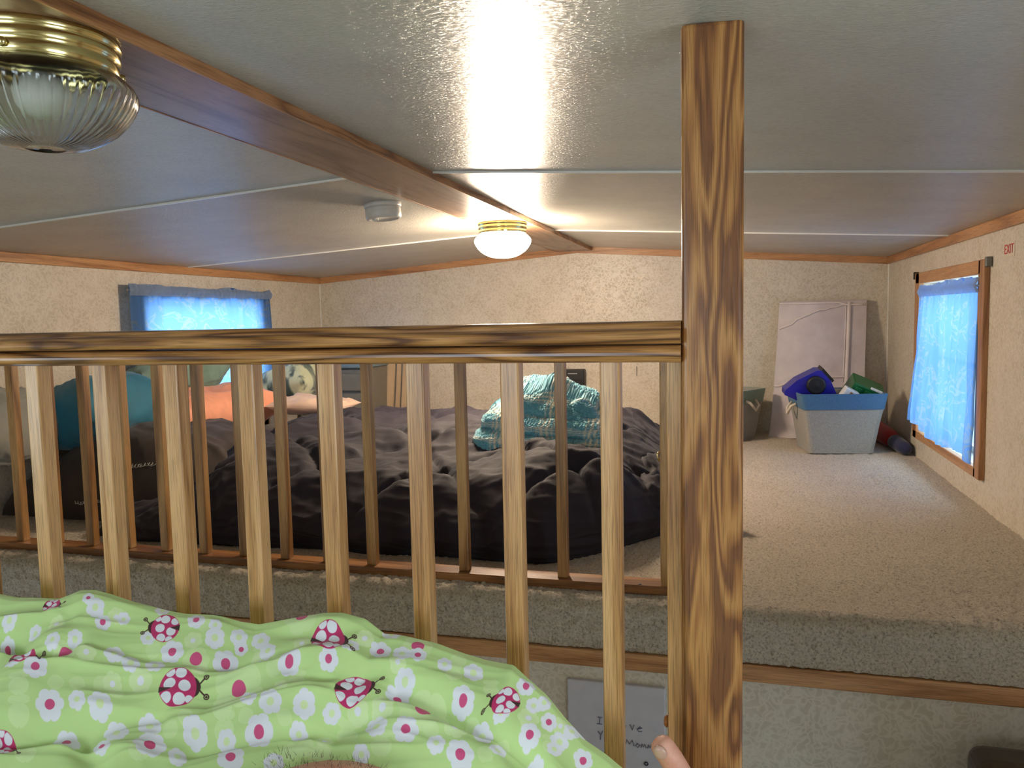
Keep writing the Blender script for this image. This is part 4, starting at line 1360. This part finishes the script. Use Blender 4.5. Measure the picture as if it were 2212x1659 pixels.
def green():
    nx, ny = 560, 300
    xs = np.linspace(-1.88, -0.055, nx)
    ys = np.concatenate([np.linspace(0.25, 0.60, 40), np.linspace(0.605, 0.965, ny - 40)])
    X, Y = np.meshgrid(xs, ys)
    Zm = zmean(X, Y)
    crest = np.exp(-((Y - YCR) / 0.03) ** 2)
    vis = np.clip((YCR - Y) / 0.05, 0, 1)
    # long folds rising gently to the right, plus small puckers
    a = Y * 1.0 - X * 0.16
    f = (ridge(X * 2.0 + 3, a * 22 + 0.8 * fbm(X * 3, Y * 3, 4, 2), 21, 2) - 0.45) * 0.016
    f += (fbm(X * 6, a * 14, 25, 3) - 0.5) * 0.013
    f += (ridge(X * 7, a * 40, 27, 2) - 0.45) * 0.0035
    calm = np.ones_like(X)
    for q in ((383, 1486), (763, 1497), (707, 1372), (356, 1356), (107, 1527), (558, 1573), (1092, 1515)):
        bx_, by_ = px2uv(*q)
        bx_, by_ = bx_ / PPM + PU0, by_ / PPM / VS + PV0
        calm *= 1 - 0.75 * np.exp(-(((X - bx_) / 0.035) ** 2 + ((Y - by_) / 0.030) ** 2))
    Z = Zm + f * (0.12 + 0.88 * vis) * calm
    # stitched creases seen in the photograph
    def xy(px, py):
        u, v = px2uv(px, py); setJ(u, v)
        return (u / PPM + PU0, v / PPM / VS + PV0)
    for pts, dep, wd in (([(860, 1490), (900, 1500), (960, 1530), (1040, 1580), (1110, 1625), (1160, 1655)], 0.016, 0.013),
                         ([(20, 1385), (60, 1398), (110, 1405), (150, 1398)], 0.016, 0.012),
                         ([(180, 1398), (260, 1405), (330, 1420), (420, 1428), (560, 1418), (640, 1440), (700, 1456), (820, 1458), (960, 1452), (1080, 1452)], 0.004, 0.008),
                         ([(140, 1294), (150, 1320), (90, 1350), (0, 1372)], 0.008, 0.012),
                         ([(480, 1330), (560, 1350), (700, 1362), (830, 1368)], 0.010, 0.010),
                         ([(620, 1400), (800, 1392), (960, 1390), (1100, 1440)], 0.003, 0.009),
                         ([(0, 1600), (170, 1570), (340, 1550)], 0.012, 0.014),
                         ([(420, 1620), (620, 1590), (800, 1560)], 0.008, 0.012),
                         ([(180, 1610), (200, 1640), (220, 1659)], 0.012, 0.014)):
        d = seglist_dist(X, Y, [xy(*p) for p in pts])
        Z -= dep * np.exp(-(d / wd) ** 2) * np.clip(vis + 0.15, 0, 1)
        Z += dep * 0.12 * np.exp(-((d - wd * 2.2) / (wd * 1.3)) ** 2) * vis
    Z = np.maximum(Z, -0.636)
    u = (X - PU0) / (PU1 - PU0)
    v = (Y - PV0) / (PV1 - PV0)
    return tag(grid('comforter', X, Y, Z, M['green'], None, True, uv=(u, v)),
               'light green comforter printed with pink ladybirds and white daisies in the foreground', 'comforter')
green()

# ------------------------------------------------------------------ the person lying under the green comforter
def person():
    J = [((-0.75, 0.02, -0.52), 0.10), ((-0.58, 0.34, -0.51), 0.080), ((-0.425, 0.655, -0.496), 0.056), ((-0.385, 0.700, -0.494), 0.054),
         ((-0.24, 0.75, -0.575), 0.048), ((-0.10, 0.815, -0.63), 0.034), ((-0.045, 0.850, -0.655), 0.036), ((-0.010, 0.885, -0.655), 0.034),
         ((-0.038, 0.885, -0.610), 0.032), ((-0.042, 0.890, -0.572), 0.026),
         ((-0.046, 0.893, -0.545), 0.0155), ((-0.058, 0.893, -0.520), 0.0145), ((-0.074, 0.890, -0.496), 0.0155), ((-0.079, 0.889, -0.488), 0.011),
         ((-0.066, 0.893, -0.556), 0.009), ((-0.080, 0.888, -0.535), 0.0085), ((-0.088, 0.884, -0.527), 0.007),
         ((-0.078, 0.893, -0.570), 0.0085), ((-0.092, 0.886, -0.552), 0.008), ((-0.098, 0.882, -0.547), 0.0065),
         ((-0.086, 0.893, -0.586), 0.008), ((-0.099, 0.886, -0.570), 0.0075), ((-0.105, 0.882, -0.566), 0.006),
         ((-0.090, 0.893, -0.604), 0.0075), ((-0.102, 0.886, -0.592), 0.007), ((-0.107, 0.882, -0.589), 0.0055)]
    E = [(0, 1), (1, 2), (2, 3), (3, 4), (4, 5), (5, 6), (6, 7), (6, 8), (8, 9), (9, 10), (10, 11), (11, 12), (12, 13),
         (9, 14), (14, 15), (15, 16), (9, 17), (17, 18), (18, 19), (8, 20), (20, 21), (21, 22), (8, 23), (23, 24), (24, 25)]
    me = bpy.data.meshes.new('person')
    me.from_pydata([j[0] for j in J], E, [])
    o = link('person', me, M['skin'], None, False)
    sk = o.modifiers.new('skin', 'SKIN')
    sk.use_smooth_shade = True
    for i, (c_, r) in enumerate(J):
        me.skin_vertices[0].data[i].radius = (r, r)
        me.skin_vertices[0].data[i].use_root = (i == 0)
    ss = o.modifiers.new('sub', 'SUBSURF')
    ss.levels = 2
    ss.render_levels = 2
    return o
pe = tag(person(), 'person lying under the green comforter, bare big toe against the tall oak post', 'person')
tv = Vector((-0.016, -0.003, 0.024)).normalized()
nv = Vector((-0.30, -0.93, 0.22))
nv = (nv - tv * nv.dot(tv)).normalized()
bv = tv.cross(nv)
nl = lathe('toenail', [(0.0008, 0.0030), (0.0040, 0.0027), (0.0065, 0.0016), (0.0078, -0.0004), (0.0080, -0.0020)], M['nail'], pe, 28)
oc = Vector((-0.074, 0.890, -0.4965)) + nv * 0.0128
nl.matrix_local = Matrix(((bv.x * 0.95, tv.x * 1.15, nv.x, oc.x), (bv.y * 0.95, tv.y * 1.15, nv.y, oc.y), (bv.z * 0.95, tv.z * 1.15, nv.z, oc.z), (0, 0, 0, 1)))
hv, hf = [], []
rng = random.Random(5)
for k in range(420):
    a = rng.uniform(-1.5, 1.5)
    b = rng.uniform(-0.3, 1.2)
    nrm = Vector((math.sin(a), -0.25 + 0.9 * math.sin(b) * 0.6, math.cos(a) * 0.95)).normalized()
    c0 = Vector((-0.395 + 0.10 * rng.uniform(-0.5, 0.5), 0.69, -0.494))
    p0 = c0 + nrm * 0.050
    tip = p0 + (nrm * 0.5 + Vector((rng.uniform(-1, 1), rng.uniform(-.3, .6), rng.uniform(-.2, .5))) * 0.5) * rng.uniform(0.006, 0.013)
    sd_ = Vector((0.0003, 0, 0.0001))
    i = len(hv)
    hv += [p0 - sd_, p0 + sd_, tip]
    hf.append((i, i + 1, i + 2))
hr = poly('leg_hair', hv, hf, M['hair'], pe)
hr['kind'] = 'stuff'
